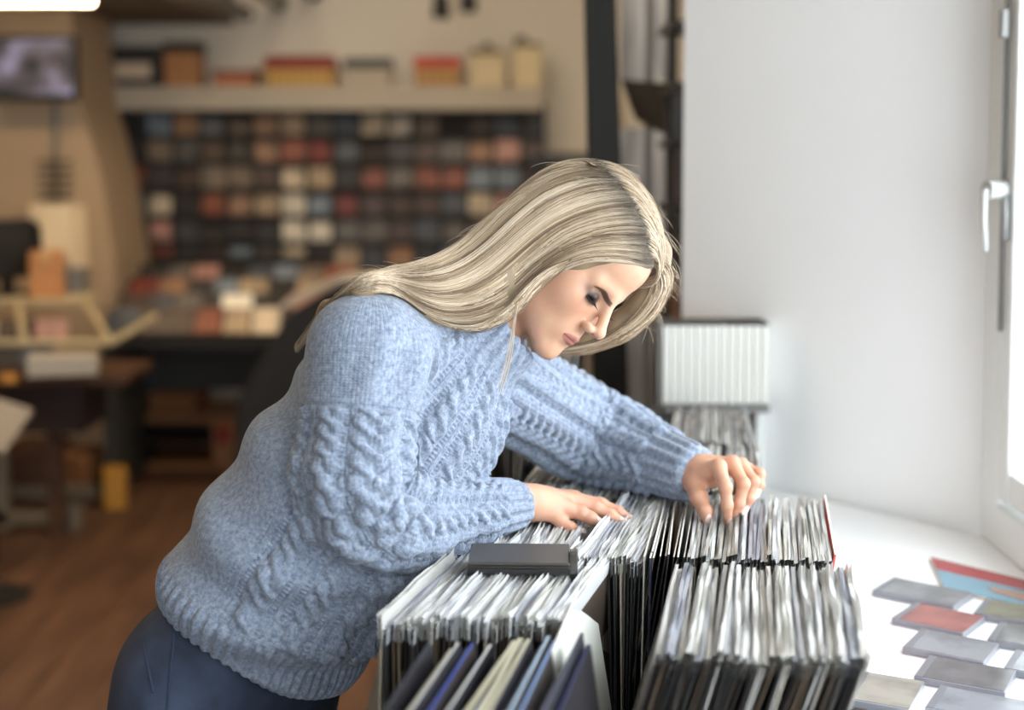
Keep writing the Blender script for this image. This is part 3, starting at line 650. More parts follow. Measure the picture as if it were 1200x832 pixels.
# black index bar across the records, with its round end cap
y_ = 1.83; a, b_ = PZ(548, 668, 1.012), PZ(668, 672, 1.012)
ib = thing('index_bar', ((a.x + b_.x) / 2, (a.y + b_.y) / 2, 1.014), 'flat black index bar with a round end cap lying across the record tops', 'index bar', -0.03)
L = b_.x - a.x
M_bar = mat('satin_black_plastic', (64, 58, 52), 0.35, var=.05)
MB().box((0, 0.040, 0.007), (L, 0.078, 0.006), (math.radians(2), 0, 0)).build('flap', M_bar, ib, bevel=0.002)
MB().box((0, -0.004, 0.000), (L, 0.008, 0.008)).box((0.0, -0.006, 0.005), (L * .99, 0.004, 0.002)).build('lip', M_black, ib, bevel=0.001)
MB().box((0.01, -0.0085, 0.002), (0.030, 0.003, 0.004)).build('clip', M_black, ib)
cpz = MB(); cpz.tube([(L / 2, 0.03, -0.006), (L / 2 + 0.010, 0.03, -0.006)], 0.024, 24); cpz.build('end_cap', mat('grey_black_plastic', (62, 60, 58), .4), ib, bevel=0.001)

# upright white cases on a raised shelf against the reveal
sh = thing('case_shelf', (P(836, 470, 2.98).x, 2.98, 0), 'narrow white shelf carrying the upright white cases at the reveal', 'shelf')
xw = P(898, 470, 2.98).x - P(775, 470, 2.98).x; z0 = P(836, 471, 2.98).z
MB().box((0, 0.02, z0 - 0.008), (xw, 0.12, 0.016)).build('board', M_grey, sh); MB().box((-xw / 2 + .01, 0.03, z0 / 2 - .01), (0.02, 0.06, z0 - .02)).build('upright', M_grey, sh); MB().box((xw / 2 - .01, 0.03, z0 / 2 - .01), (0.02, 0.06, z0 - .02)).build('upright', M_upvc, sh)
MB().box((-xw / 2 - .006, 0.02, z0 + .08), (0.008, 0.10, 0.19)).build('end_panel', M_grey, sh)
ncs = 13; hc = P(836, 380, 2.96).z - z0
mc = MB().box((0, 0, hc / 2), (xw / ncs - 0.0025, 0.10, hc - .004)).mesh('white_case', mat('white_case_card', (226, 224, 216), 0.5, var=.03)); mk = MB().box((0, 0, hc - .001), (xw / ncs - .0015, 0.098, 0.006)).mesh('top_band', mat('dark_band', (60, 58, 54), .6))
for i in range(ncs):
    o = link('white_case', mc); o.location = (sh.location.x - xw / 2 + (i + .5) * xw / ncs, 2.995, z0 + .0005); tag(o, 'white upright case in the row against the white reveal', 'case', 'upright white cases'); link('top_band', mk, o)

# table under all bins, along the window wall
tbl = thing('bin_table', (0.125, 2.0, 0), 'black table carrying the record bins', 'table')
zb = REC_TOP - LP - .024
MB().box((0, 0, zb - .02), (0.70, 1.62, 0.04)).build('top', M_blackwood, tbl)
for sx_ in (-1, 1):
    for sy_ in (-1, 0, 1): MB().box((sx_ * .32, sy_ * .76, (zb - .04) / 2), (0.05, 0.05, zb - .04)).build('leg', M_blackwood, tbl)
# low dividers standing between the rows
for (pa, pb) in (((436, 735), (664, 735)), ((766, 778), (1018, 780)), ((672, 655), (980, 656)), ((560, 646), (665, 645)), ((600, 590), (895, 580))):
    a, b_ = PZ(pa[0], pa[1], REC_TOP), PZ(pb[0], pb[1], REC_TOP); c = (a + b_) / 2; d = (b_ - a)
    o = MB().box((0, 0, .045), (d.length, 0.008, 0.09)).build('bin_divider', M_blackwood); o.location = (c.x, c.y, zb); o.rotation_euler = (0, 0, math.atan2(d.y, d.x)); tag(o, 'low black divider board standing between rows of records', 'divider', 'bin dividers')

# ------------------------------------------------------------------ discs and a booklet on the window sill
ZS = 0.8
M_clear = mat('clear_case', (140, 142, 150), 0.12, var=.02)
def sill_disc(quad, cols, label, k):
    """quad: four pixels on the sill plane: left-far, right-far, right-near, left-near"""
    pts = [PZ(x, y, ZS + .002) for x, y in quad]
    c = sum(pts, Vector()) / 4; ex = ((pts[1] - pts[0]) + (pts[2] - pts[3])) / 2; ey = ((pts[0] - pts[3]) + (pts[1] - pts[2])) / 2
    h_ = min(.125, ey.length * .93)
    a = 0.85 * math.atan2(ex.y, ex.x) + 0.15 * (math.atan2(ey.y, ey.x) - math.pi / 2)
    o = MB().box((0, 0, .005), (min(ex.length - .002, .142), h_, .010)).build('disc_case', M_clear, bevel=0.001); o.location = (c.x, c.y, ZS + .0005 + k); o.rotation_euler = (0, 0, a)
    tag(o, label, 'disc case', 'disc cases lying on the sill')
    ww = min(ex.length - .002, .142)
    MB().box((0.004, 0, .0103), (ww * .90, h_ * .95, .0008)).build('cover_print', random_ramp('print_' + label[:24], cols, .15, blotch=.5, bscale=16), o)
    MB().box((-ww / 2 + .006, 0, .0104), (.010, h_ * .97, .0008)).build('hinge', mat('grey_hinge', (112, 114, 120), .3), o)
    return o
dcol = [
 ([(1032, 677), (1125, 700), (1132, 720), (1040, 700)], [(126, 127, 130)], 'grey disc case at the far end of the sill row'),
 ([(1054, 706), (1136, 728), (1146, 752), (1066, 734)], [(150, 92, 86)], 'red covered disc case in the sill row'),
 ([(1064, 738), (1158, 760), (1166, 786), (1074, 768)], [(132, 135, 140)], 'pale grey disc case behind the dark covered one on the sill'),
 ([(1074, 770), (1178, 792), (1192, 822), (1086, 802)], [(104, 102, 104)], 'disc case with a darker streaked cover in the sill row'),
 ([(1086, 806), (1194, 828), (1206, 862), (1100, 838)], [(130, 133, 140)], 'silver disc case in front of the streaked one on the sill'),
 ([(1142, 704), (1238, 722), (1250, 744), (1154, 726)], [(132, 130, 112)], 'disc case with an olive and silver cover in front of the magazine'),
 ([(1158, 731), (1258, 751), (1272, 776), (1170, 758)], [(110, 109, 108)], 'disc case with a mid grey cover in the row nearest the window'),
 ([(1176, 764), (1276, 784), (1290, 812), (1190, 792)], [(146, 149, 156)], 'disc case with a whitish cover in the row nearest the window'),
 ([(1200, 799), (1300, 820), (1314, 850), (1214, 830)], [(112, 136, 164)], 'disc case with a light blue cover in the row nearest the window')]
for k, (q_, c_, l_) in enumerate(dcol): sill_disc(q_, c_, l_, 0)
o = sill_disc([(1006, 790), (1074, 804), (1076, 842), (992, 828)], [(150, 147, 136)], 'cream patterned disc case lying beside the near record bin', 0)
# magazine with a red masthead
pts = [PZ(1090, 657, ZS), PZ(1225, 690, ZS), PZ(1232, 722, ZS), PZ(1106, 693, ZS)]
mg = thing('magazine', sum(pts, Vector()) / 4, 'glossy magazine with a red masthead over a pale blue picture on the sill', 'magazine')
mg.location.z = ZS
lp = [p - mg.location for p in pts]
def quad_slab(mb, p, z0, z1): return mb.add([(q_.x, q_.y, z0) for q_ in p] + [(q_.x, q_.y, z1) for q_ in p], [(0, 1, 2, 3), (7, 6, 5, 4), (4, 5, 1, 0), (5, 6, 2, 1), (6, 7, 3, 2), (7, 4, 0, 3)])
quad_slab(MB(), lp, 0.0005, 0.006).build('pages', M_card, mg)
top = [lp[0], lp[1], lp[1].lerp(lp[2], .42), lp[0].lerp(lp[3], .42)]; bot = [top[3], top[2], lp[2], lp[3]]
quad_slab(MB(), top, .006, .0072).build('masthead', mat('red_print', (162, 56, 60), .25, var=.25, scale=14), mg)
quad_slab(MB(), bot, .006, .0072).build('picture', random_ramp('blue_print', [(118, 154, 172)], .25, blotch=.0), mg)
mid = [bot[0].lerp(bot[3], .35).lerp(bot[1].lerp(bot[2], .35), .45), bot[0].lerp(bot[3], .25).lerp(bot[1].lerp(bot[2], .25), .8), bot[0].lerp(bot[3], .75).lerp(bot[1].lerp(bot[2], .75), .85), bot[0].lerp(bot[3], .6).lerp(bot[1].lerp(bot[2], .6), .5)]
quad_slab(MB(), mid, .0073, .0080).build('picture_detail', mat('peach_print', (166, 132, 114), .3), mg)
# ================================================================== the woman
def smin(a, b, k):
    h = np.clip(0.5 + 0.5 * (b - a) / k, 0, 1); return b + (a - b) * h - k * h * (1 - h)
def smax(a, b, k): return -smin(-a, -b, k)
class Grid:
    def __init__(s, lo, hi, h):
        s.h = h; s.lo = np.array(lo, np.float32); n = np.ceil((np.array(hi) - s.lo) / h).astype(int) + 1; s.n = n
        s.x = (s.lo[0] + h * np.arange(n[0], dtype=np.float32))[:, None, None]
        s.y = (s.lo[1] + h * np.arange(n[1], dtype=np.float32))[None, :, None]
        s.z = (s.lo[2] + h * np.arange(n[2], dtype=np.float32))[None, None, :]
        s.p = (s.x, s.y, s.z)
def ell(p, c, r):
    q = [((p[i] - c[i]) / r[i]) for i in range(3)]
    k0 = np.sqrt(q[0] ** 2 + q[1] ** 2 + q[2] ** 2); k1 = np.sqrt((q[0] / r[0]) ** 2 + (q[1] / r[1]) ** 2 + (q[2] / r[2]) ** 2) + 1e-6
    return k0 * (k0 - 1) / k1
def sph(p, c, r): return np.sqrt((p[0] - c[0]) ** 2 + (p[1] - c[1]) ** 2 + (p[2] - c[2]) ** 2) - r
def cap(p, a, b, ra, rb):
    ab = [b[i] - a[i] for i in range(3)]; L2 = sum(v * v for v in ab) + 1e-9
    t = np.clip(((p[0] - a[0]) * ab[0] + (p[1] - a[1]) * ab[1] + (p[2] - a[2]) * ab[2]) / L2, 0, 1)
    return np.sqrt((p[0] - a[0] - ab[0] * t) ** 2 + (p[1] - a[1] - ab[1] * t) ** 2 + (p[2] - a[2] - ab[2] * t) ** 2) - (ra + (rb - ra) * t)
def ecap(p, a, b, W, ra, rb):
    """capsule with an elliptic section: half widths (along W, across W) go from ra to rb"""
    a, b = np.array(a), np.array(b); A = b - a; L = np.linalg.norm(A); A = A / L
    W = np.array(W) - A * np.dot(W, A); W = W / np.linalg.norm(W); Nn = np.cross(A, W)
    q = [p[i] - a[i] for i in range(3)]
    s = q[0] * A[0] + q[1] * A[1] + q[2] * A[2]; t = np.clip(s / L, 0, 1); e = s - t * L
    u = q[0] * W[0] + q[1] * W[1] + q[2] * W[2]; v = q[0] * Nn[0] + q[1] * Nn[1] + q[2] * Nn[2]
    rw = ra[0] + (rb[0] - ra[0]) * t; rn = ra[1] + (rb[1] - ra[1]) * t; m = np.minimum(rw, rn)
    k = np.sqrt((u / rw) ** 2 + (v / rn) ** 2 + (e / m) ** 2)
    k1 = np.sqrt((u / rw ** 2) ** 2 + (v / rn ** 2) ** 2 + (e / m ** 2) ** 2) + 1e-6
    return k * (k - 1) / k1
def surface_nets(f, lo, h):
    n = f.shape; sg = f < 0
    cnt = np.zeros((n[0] - 1, n[1] - 1, n[2] - 1), np.uint8)
    for i in (0, 1):
        for j in (0, 1):
            for k in (0, 1): cnt += sg[i:n[0] - 1 + i, j:n[1] - 1 + j, k:n[2] - 1 + k]
    act = (cnt > 0) & (cnt < 8); idx = np.argwhere(act); ids = np.full(act.shape, -1, np.int64); ids[act] = np.arange(len(idx))
    cs = [(i, j, k) for i in (0, 1) for j in (0, 1) for k in (0, 1)]
    val = np.stack([f[idx[:, 0] + c[0], idx[:, 1] + c[1], idx[:, 2] + c[2]] for c in cs], 1)
    acc = np.zeros((len(idx), 3)); wt = np.zeros(len(idx))
    for a in range(8):
        for b in range(a + 1, 8):
            if sum(abs(cs[a][q] - cs[b][q]) for q in range(3)) != 1: continue
            va, vb = val[:, a], val[:, b]; m = (va < 0) != (vb < 0); t = np.where(m, va / np.where(m, va - vb, 1), 0)
            pt = np.array(cs[a])[None] + (np.array(cs[b]) - np.array(cs[a]))[None] * t[:, None]
            acc += pt * m[:, None]; wt += m
    V = (idx + acc / wt[:, None]) * h + np.array(lo)
    F = []
    for ax in range(3):
        s0 = [slice(None)] * 3; s1 = [slice(None)] * 3; s0[ax] = slice(0, n[ax] - 1); s1[ax] = slice(1, n[ax])
        ch = sg[tuple(s0)] != sg[tuple(s1)]; e = np.argwhere(ch); u, v = (ax + 1) % 3, (ax + 2) % 3
        ok = (e[:, u] > 0) & (e[:, v] > 0) & (e[:, u] < n[u] - 1) & (e[:, v] < n[v] - 1); e = e[ok]
        ins = sg[tuple(s0)][tuple(e.T)]
        def cell(du, dv):
            c = e.copy(); c[:, u] += du; c[:, v] += dv; return ids[c[:, 0], c[:, 1], c[:, 2]]
        q = np.stack([cell(-1, -1), cell(0, -1), cell(0, 0), cell(-1, 0)], 1)
        q[~ins] = q[~ins][:, ::-1]; F.append(q)
    return V, np.concatenate(F)
def np_mesh(name, V, F, smooth=True):
    me = bpy.data.meshes.new(name); F = np.asarray(F); k = F.shape[1]
    me.vertices.add(len(V)); me.vertices.foreach_set('co', np.asarray(V, np.float32).ravel())
    me.loops.add(F.size); me.loops.foreach_set('vertex_index', F.astype(np.int32).ravel())
    me.polygons.add(len(F)); me.polygons.foreach_set('loop_start', np.arange(0, F.size, k, dtype=np.int32)); me.polygons.foreach_set('loop_total', np.full(len(F), k, np.int32))
    if smooth: me.polygons.foreach_set('use_smooth', np.ones(len(F), bool))
    me.update(calc_edges=True); return me
def arrays(me):
    V = np.empty(len(me.vertices) * 3, np.float32); me.vertices.foreach_get('co', V)
    F = np.empty(len(me.loops), np.int32); me.loops.foreach_get('vertex_index', F)
    return V.reshape(-1, 3).astype(np.float64), F.reshape(-1, 4)
def subdivide(V, F, lv):
    o = bpy.data.objects.new('tmp', np_mesh('tmp', V, F)); C.objects.link(o); s = o.modifiers.new('s', 'SUBSURF'); s.levels = lv
    dg = bpy.context.evaluated_depsgraph_get(); me = bpy.data.meshes.new_from_object(o.evaluated_get(dg)); r = arrays(me)
    old = o.data; bpy.data.objects.remove(o); bpy.data.meshes.remove(old); bpy.data.meshes.remove(me); return r
def normals(V, F):
    n = np.cross(V[F[:, 2]] - V[F[:, 0]], V[F[:, 3]] - V[F[:, 1]]); out = np.zeros_like(V)
    for k in range(4):
        for c in range(3): out[:, c] += np.bincount(F[:, k], n[:, c], len(V))
    return out / (np.linalg.norm(out, axis=1, keepdims=True) + 1e-12)
def set_color(me, name, rgb):
    at = me.color_attributes.new(name, 'FLOAT_COLOR', 'POINT'); c = np.ones((len(rgb), 4), np.float32); c[:, :3] = rgb; at.data.foreach_set('color', c.ravel())
def lin(r, g, b): return np.array(srgb(r, g, b)[:3])
def ss(a, b, x): t = np.clip((x - a) / (b - a), 0, 1); return t * t * (3 - 2 * t)
def vn(x, y, z, s, seed=0):
    """cheap smooth pseudo noise from a few sines"""
    r = np.random.default_rng(seed); o = 0
    for i in range(5):
        d = r.normal(size=3); d /= np.linalg.norm(d); o = o + np.sin((x * d[0] + y * d[1] + z * d[2]) * s * r.uniform(.7, 1.5) + r.uniform(0, 6.28))
    return o / 5
T = lambda v: tuple(float(c) for c in v)

# ---- joints (pixel + distance; hands rest on the record tops, feet on the floor)
NECK = T(P(552, 398, 1.95)); CHEST = T(P(472, 480, 1.935)); MIDT = T(P(398, 590, 1.91)); WAIST = T(P(330, 690, 1.90)); PELV = T(P(275, 800, 1.90))
SH_R = T(P(428, 412, 1.812)); EL_R = T(P(408, 614, 1.755)); WR_R = T(P(606, 590, 1.955))
SH_L = T(P(578, 440, 2.08)); EL_L = T(P(692, 512, 2.27)); WR_L = T(P(812, 556, 2.075))
WAX = np.array(SH_L) - np.array(SH_R); WAX = WAX / np.linalg.norm(WAX)
TAX = np.array(NECK) - np.array(WAIST); TAX /= np.linalg.norm(TAX)

# ---- head frame
FWD = np.array((0.596, -0.545, -0.59)); UP = np.array((0.704, 0.0, 0.71)); FWD = FWD / np.linalg.norm(FWD)
UP = UP - FWD * np.dot(UP, FWD); UP /= np.linalg.norm(UP); RGT = np.cross(FWD, UP)
HEAD = np.array(P(755, 314, 1.90)) - FWD * 0.083 - UP * 0.065
HM = np.stack([RGT, FWD, UP], 1)                       # local -> world
def h2w(p): return np.asarray(p) @ HM.T + HEAD
def w2h(p): return (np.asarray(p) - HEAD) @ HM

def head_sdf(p):
    x, y, z = p; ax = np.abs(x); q = (ax, y, z)
    d = ell(p, (0, -0.012, 0.045), (0.072, 0.092, 0.083))
    d = smin(d, ell(p, (0, 0.016, -0.018), (0.060, 0.066, 0.086)), 0.03)
    d = smin(d, ell(q, (0.036, 0.034, -0.056), (0.018, 0.022, 0.026)), 0.03)
    d = smin(d, ell(p, (0, 0.040, 0.052), (0.052, 0.046, 0.040)), 0.03)
    d = smin(d, cap(q, (0.046, -0.008, -0.054), (0.013, 0.060, -0.102), 0.015, 0.013), 0.03)
    d = smin(d, sph(p, (0, 0.067, -0.1045), 0.0135), 0.016)
    d = smin(d, ell(q, (0.040, 0.050, -0.026), (0.020, 0.020, 0.024)), 0.022)
    d = smin(d, ell(p, (0, 0.066, -0.068), (0.026, 0.018, 0.024)), 0.018)
    d = smin(d, cap(q, (0.010, 0.079, 0.009), (0.040, 0.067, 0.010), 0.006, 0.005), 0.016)
    # sockets, lids
    d = smax(d, -ell(q, (0.029, 0.093, -0.010), (0.017, 0.0165, 0.011)), 0.014)
    d = smin(d, ell(q, (0.0295, 0.0660, -0.010), (0.0150, 0.0138, 0.0120)), 0.004)
    d = smax(d, -cap(q, (0.020, 0.0800, -0.0158), (0.039, 0.0762, -0.0148), 0.0009, 0.0009), 0.003)      # lid slit
    d = smax(d, -cap(q, (0.019, 0.0798, -0.0005), (0.041, 0.0735, -0.0015), 0.0006, 0.0006), 0.004)     # crease
    # nose
    d = smin(d, cap(p, (0, 0.0775, 0.012), (0, 0.1020, -0.036), 0.0062, 0.0078), 0.012)
    d = smin(d, ell(p, (0, 0.1035, -0.0400), (0.0092, 0.0092, 0.0082)), 0.006)
    d = smin(d, ell(q, (0.0125, 0.0915, -0.0440), (0.0062, 0.0105, 0.0072)), 0.005)
    d = smax(d, -ell(q, (0.0062, 0.0965, -0.0495), (0.0030, 0.0058, 0.0036)), 0.003)
    # lips
    d = smax(d, -cap(q, (0, 0.0905, -0.0565), (0, 0.0900, -0.0535), 0.0022, 0.0018), 0.006)
    up_ = smin(cap(q, (0.0040, 0.0860, -0.0672), (0.0205, 0.0755, -0.0718), 0.0036, 0.0012), sph(p, (0, 0.0853, -0.0682), 0.0034), 0.004)
    lo_ = cap(q, (0.0, 0.0843, -0.0768), (0.0170, 0.0765, -0.0732), 0.0046, 0.0014)
    d = smin(d, up_, 0.005); d = smin(d, lo_, 0.005)
    d = smax(d, -cap(q, (0, 0.0915, -0.0722), (0.0215, 0.0785, -0.0724), 0.0010, 0.0006), 0.0022)
    d = smax(d, -cap(q, (0, 0.0890, -0.0885), (0.012, 0.0850, -0.0875), 0.0035, 0.002), 0.012)
    # ear
    ear = smax(ell(q, (0.066, -0.012, -0.010), (0.007, 0.018, 0.028)), -ell(q, (0.073, -0.008, -0.008), (0.005, 0.011, 0.018)), 0.006)
    d = smin(d, ear, 0.006)
    return d

LIP_C, BROW_C = lin(168, 98, 92), lin(70, 50, 42)
def head_color(L, base):
    x, y, z = L.T; ax = np.abs(x); c = np.repeat(base[None], len(L), 0)
    def mix(c, col, m): return c * (1 - m[:, None]) + col[None] * m[:, None]
    c = mix(c, lin(196, 130, 104), 0.30 * np.exp(-(((ax - 0.043) / 0.020) ** 2 + ((z + 0.034) / 0.022) ** 2)) * ss(0.02, 0.05, y))   # blush
    c = mix(c, lin(160, 108, 84), 0.14 * np.exp(-(((ax - 0.052) / 0.014) ** 2 + ((z + 0.052 - (y - 0.03) * 0.4) / 0.013) ** 2)))          # contour make-up
    # lips
    zc = -0.0655 - 0.10 * ax; hl = 0.0086 * np.sqrt(np.clip(1 - (ax / 0.0225) ** 2, 0, 1)); hl = hl
    lm = ss(1.08, 0.86, np.abs(z + 0.0728) / (hl + 1e-5)) * (y > 0.07) * (ax < 0.0235)
    c = mix(c, LIP_C, 0.75 * lm)
    c = mix(c, lin(92, 44, 42), 0.9 * np.exp(-((z + 0.0723) / 0.0009) ** 2) * (ax < 0.0225) * (y > 0.07))
    # brows
    bz = -0.0015 + 0.0060 * ss(0.006, 0.030, ax) - 0.0040 * ss(0.034, 0.050, ax); bt = 0.0034 * (1 - 0.60 * ss(0.022, 0.048, ax))
    bm = ss(1.1, 0.75, np.abs(z - bz) / bt) * ss(0.004, 0.008, ax) * ss(0.047, 0.041, ax) * (y > 0.03)
    c = mix(c, BROW_C, 0.9 * bm)
    # smoky lids, lash line
    em = np.exp(-(((ax - 0.031) / 0.0155) ** 2 + ((z + 0.0085) / 0.0096) ** 2)) * (y > 0.055)
    c = mix(c, lin(50, 34, 29), np.clip(1.25 * em, 0, 0.97))
    outer = np.exp(-(((ax - 0.046) / 0.007) ** 2 + ((z + 0.006) / 0.006) ** 2)) * (y > 0.05); c = mix(c, lin(96, 66, 54), 0.7 * outer)
    lash = np.exp(-((z + 0.0148 - 0.0014 * ss(.022, .044, ax)) / 0.0046) ** 2) * ss(0.0165, 0.019, ax) * ss(0.046, 0.042, ax) * (y > 0.06)
    c = mix(c, lin(26, 20, 20), np.clip(1.15 * lash, 0, 1))
    c = mix(c, lin(110, 66, 56), 0.7 * np.exp(-(((ax - 0.0062) / 0.003) ** 2 + ((z + 0.0495) / 0.0028) ** 2)) * (y > 0.088))
    # scalp (under the hair)
    c = mix(c, lin(150, 122, 98), ss(0.070, 0.082, z - (0.04 - np.clip(y, -1, .04)) * -1.2) * 0 + ss(0.03, 0.0, y) * ss(-0.03, 0.0, z))
    return c

SKIN = lin(206, 159, 131)
# ---- hands: chains of joints given as pixel + distance, radii in metres
def chain(pts): return [(T(P(a, b, d)), r) for a, b, d, r in pts]
RH = {'palm': [chain([(600, 588, 1.950, .0255), (622, 588, 1.962, .0225), (640, 589, 1.975, .0215)])],
      'meta': [chain([(632, 585, 1.985, .0175), (672, 583, 2.030, .0110)]), chain([(630, 585, 1.972, .018), (676, 587, 2.008, .0112)]), chain([(628, 590, 1.962, .018), (664, 596, 1.978, .0118)]), chain([(626, 596, 1.957, .017), (648, 602, 1.962, .0106)])],
      'fing': [chain([(672, 585, 2.025, .0108), (704, 591, 2.028, .0094), (724, 600, 2.024, .0084), (743, 612, 2.018, .0066)]),
               chain([(674, 589, 2.003, .0112), (698, 595, 2.004, .0098), (715, 603, 2.001, .0088), (731, 614, 1.996, .0068)]),
               chain([(664, 597, 1.978, .0112), (681, 601, 1.979, .0098), (692, 607, 1.977, .0088), (704, 614, 1.974, .0066)]),
               chain([(648, 604, 1.962, .0100), (658, 612, 1.966, .0090), (668, 618, 1.970, .0080), (679, 623, 1.974, .0064)]),
               chain([(628, 592, 1.995, .0150), (650, 602, 2.020, .0110), (668, 610, 2.030, .0090), (682, 616, 2.032, .0072)])]}
LH = {'palm': [chain([(800, 556, 2.080, .0270), (822, 553, 2.062, .0240), (836, 553, 2.055, .0230)])],
      'meta': [chain([(824, 556, 2.045, .018), (842, 547, 2.020, .0115)]), chain([(828, 552, 2.055, .018), (858, 543, 2.045, .0118)]), chain([(830, 550, 2.066, .018), (868, 545, 2.068, .0112)]), chain([(828, 550, 2.078, .017), (874, 549, 2.092, .0102)])],
      'fing': [chain([(842, 547, 2.020, .0108), (850, 571, 1.992, .0092), (852, 592, 1.990, .0080), (853, 611, 1.994, .0062)]),
               chain([(858, 543, 2.045, .0110), (871, 567, 2.012, .0092), (866, 590, 2.008, .0080), (860, 606, 2.008, .0062)]),
               chain([(868, 545, 2.068, .0104), (883, 564, 2.042, .0088), (878, 584, 2.036, .0078), (872, 597, 2.034, .0060)]),
               chain([(874, 549, 2.092, .0092), (890, 555, 2.078, .0080), (890, 568, 2.070, .0070), (886, 578, 2.064, .0056)]),
               chain([(814, 566, 2.045, .0165), (819, 583, 2.015, .0125), (826, 598, 1.998, .0098), (829, 612, 1.992, .0074)])]}
def hand_sdf(p, H, knuck=True):
    d = None
    def add(v, k):
        nonlocal d; d = v if d is None else smin(d, v, k)
    for ch in H['palm']:
        for (a, ra), (b, rb) in zip(ch[:-1], ch[1:]): add(cap(p, a, b, ra, rb), 0.012)
    for ch in H['meta']:
        for (a, ra), (b, rb) in zip(ch[:-1], ch[1:]): add(cap(p, a, b, ra, rb), 0.009)
    fs = []
    for ch in H['fing']:
        f = None
        for (a, ra), (b, rb) in zip(ch[:-1], ch[1:]):
            c = cap(p, a, b, ra, rb); f = c if f is None else smin(f, c, 0.0035)
        for (a, ra) in ch[1:3]: f = smin(f, sph(p, a, ra * 1.06), 0.004)
        fs.append(f)
    fu = fs[0]
    for f in fs[1:]: fu = smin(fu, f, 0.0016)
    return smin(d, fu, 0.006)
def nails(H, view):
    """nail plates: position, axis and facing of each finger end"""
    out = []
    for ch in H['fing']:
        a, b = np.array(ch[-2][0]), np.array(ch[-1][0]); ax = b - a; ax /= np.linalg.norm(ax)
        k = np.array(ch[-3][0]); n = np.cross(ax, np.cross(ax, (k - a) / np.linalg.norm(k - a))); 
        n = view - ax * np.dot(view, ax); n /= np.linalg.norm(n)
        out.append((b + ax * 0.0015, ax, n, ch[-1][1]))
    return out
NAIL_C = lin(246, 216, 208); NAIL_TIP = lin(252, 246, 242)
def hand_part(H, elbow, wrist_r, view, lo_pad, name):
    pts = [np.array(q[0]) for g in ('palm', 'meta', 'fing') for ch in H[g] for q in ch]
    w0 = np.array(H['palm'][0][0][0]); e = np.array(elbow); fo = w0 + (e - w0) / np.linalg.norm(e - w0) * 0.05
    lo = np.min(pts + [fo], 0) - 0.03; hi = np.max(pts + [fo], 0) + 0.03
    g = Grid(lo, hi, 0.0021); d = hand_sdf(g.p, H)
    d = smin(d, cap(g.p, T(w0), T(fo), wrist_r, wrist_r * 0.95), 0.014)
    nl = nails(H, view)
    for (c, ax, n, r) in nl:
        c2 = c + n * (r * 0.42); W = np.cross(ax, n)
        q = [g.p[i] - c2[i] for i in range(3)]
        u = q[0] * ax[0] + q[1] * ax[1] + q[2] * ax[2]; v = q[0] * W[0] + q[1] * W[1] + q[2] * W[2]; w_ = q[0] * n[0] + q[1] * n[1] + q[2] * n[2]
        d = smin(d, ell((u, v, w_), (0, 0, 0), (r * 1.5, r * 0.92, r * 0.80)), 0.0012)
    V, F = surface_nets(d.astype(np.float32), g.lo, g.h); V, F = subdivide(V, F, 1)
    c = np.repeat(SKIN[None], len(V), 0)
    # redder knuckles and finger ends
    for ch in H['fing']:
        for i, (a, ra) in enumerate(ch):
            m = 0.30 * np.exp(-((np.linalg.norm(V - np.array(a), axis=1)) / (ra * 1.5)) ** 2); c = c * (1 - m[:, None]) + lin(196, 122, 100)[None] * m[:, None]
    for (p0, ax, n, r) in nl:
        q = V - (p0 + n * (r * 0.42)); u = q @ ax; v = q @ np.cross(ax, n); w_ = q @ n
        m = ((u / (r * 1.5)) ** 2 + (v / (r * 0.95)) ** 2 < 1) & (w_ > r * 0.2) & (w_ < r * 1.6); c[m] = NAIL_C; c[m & (u > r * 0.75)] = NAIL_TIP
    return V, F, c
parts = []
VIEW_R = np.array((0.25, -0.35, 0.9)); VIEW_L = np.array((0.45, -0.85, 0.25))
parts.append(hand_part(RH, EL_R, 0.0245, VIEW_R, 0, 'r')); parts.append(hand_part(LH, EL_L, 0.0245, VIEW_L, 0, 'l'))
# head + neck (in head coordinates, neck given in world)
nk0, nk1, nk2 = w2h(np.array(P(520, 430, 1.94))), w2h(np.array(NECK)), np.array((0, -0.028, -0.055))
g = Grid((-0.095, -0.24, -0.30), (0.095, 0.125, 0.14), 0.0022)
d = head_sdf(g.p)
nk = smin(cap(g.p, T(nk1), T(nk2), 0.052, 0.049), cap(g.p, T(nk0), T(nk1), 0.075, 0.054), 0.03)
nk = smin(nk, cap(g.p, T((nk1 + np.array((0.03, 0.02, -0.0)))), (0.045, -0.025, -0.045), 0.010, 0.012), 0.02)
d = smin(d, nk, 0.022)
V, F = surface_nets(d.astype(np.float32), g.lo, g.h); V, F = subdivide(V, F, 1)
parts.append((h2w(V), F, head_color(V, SKIN)))
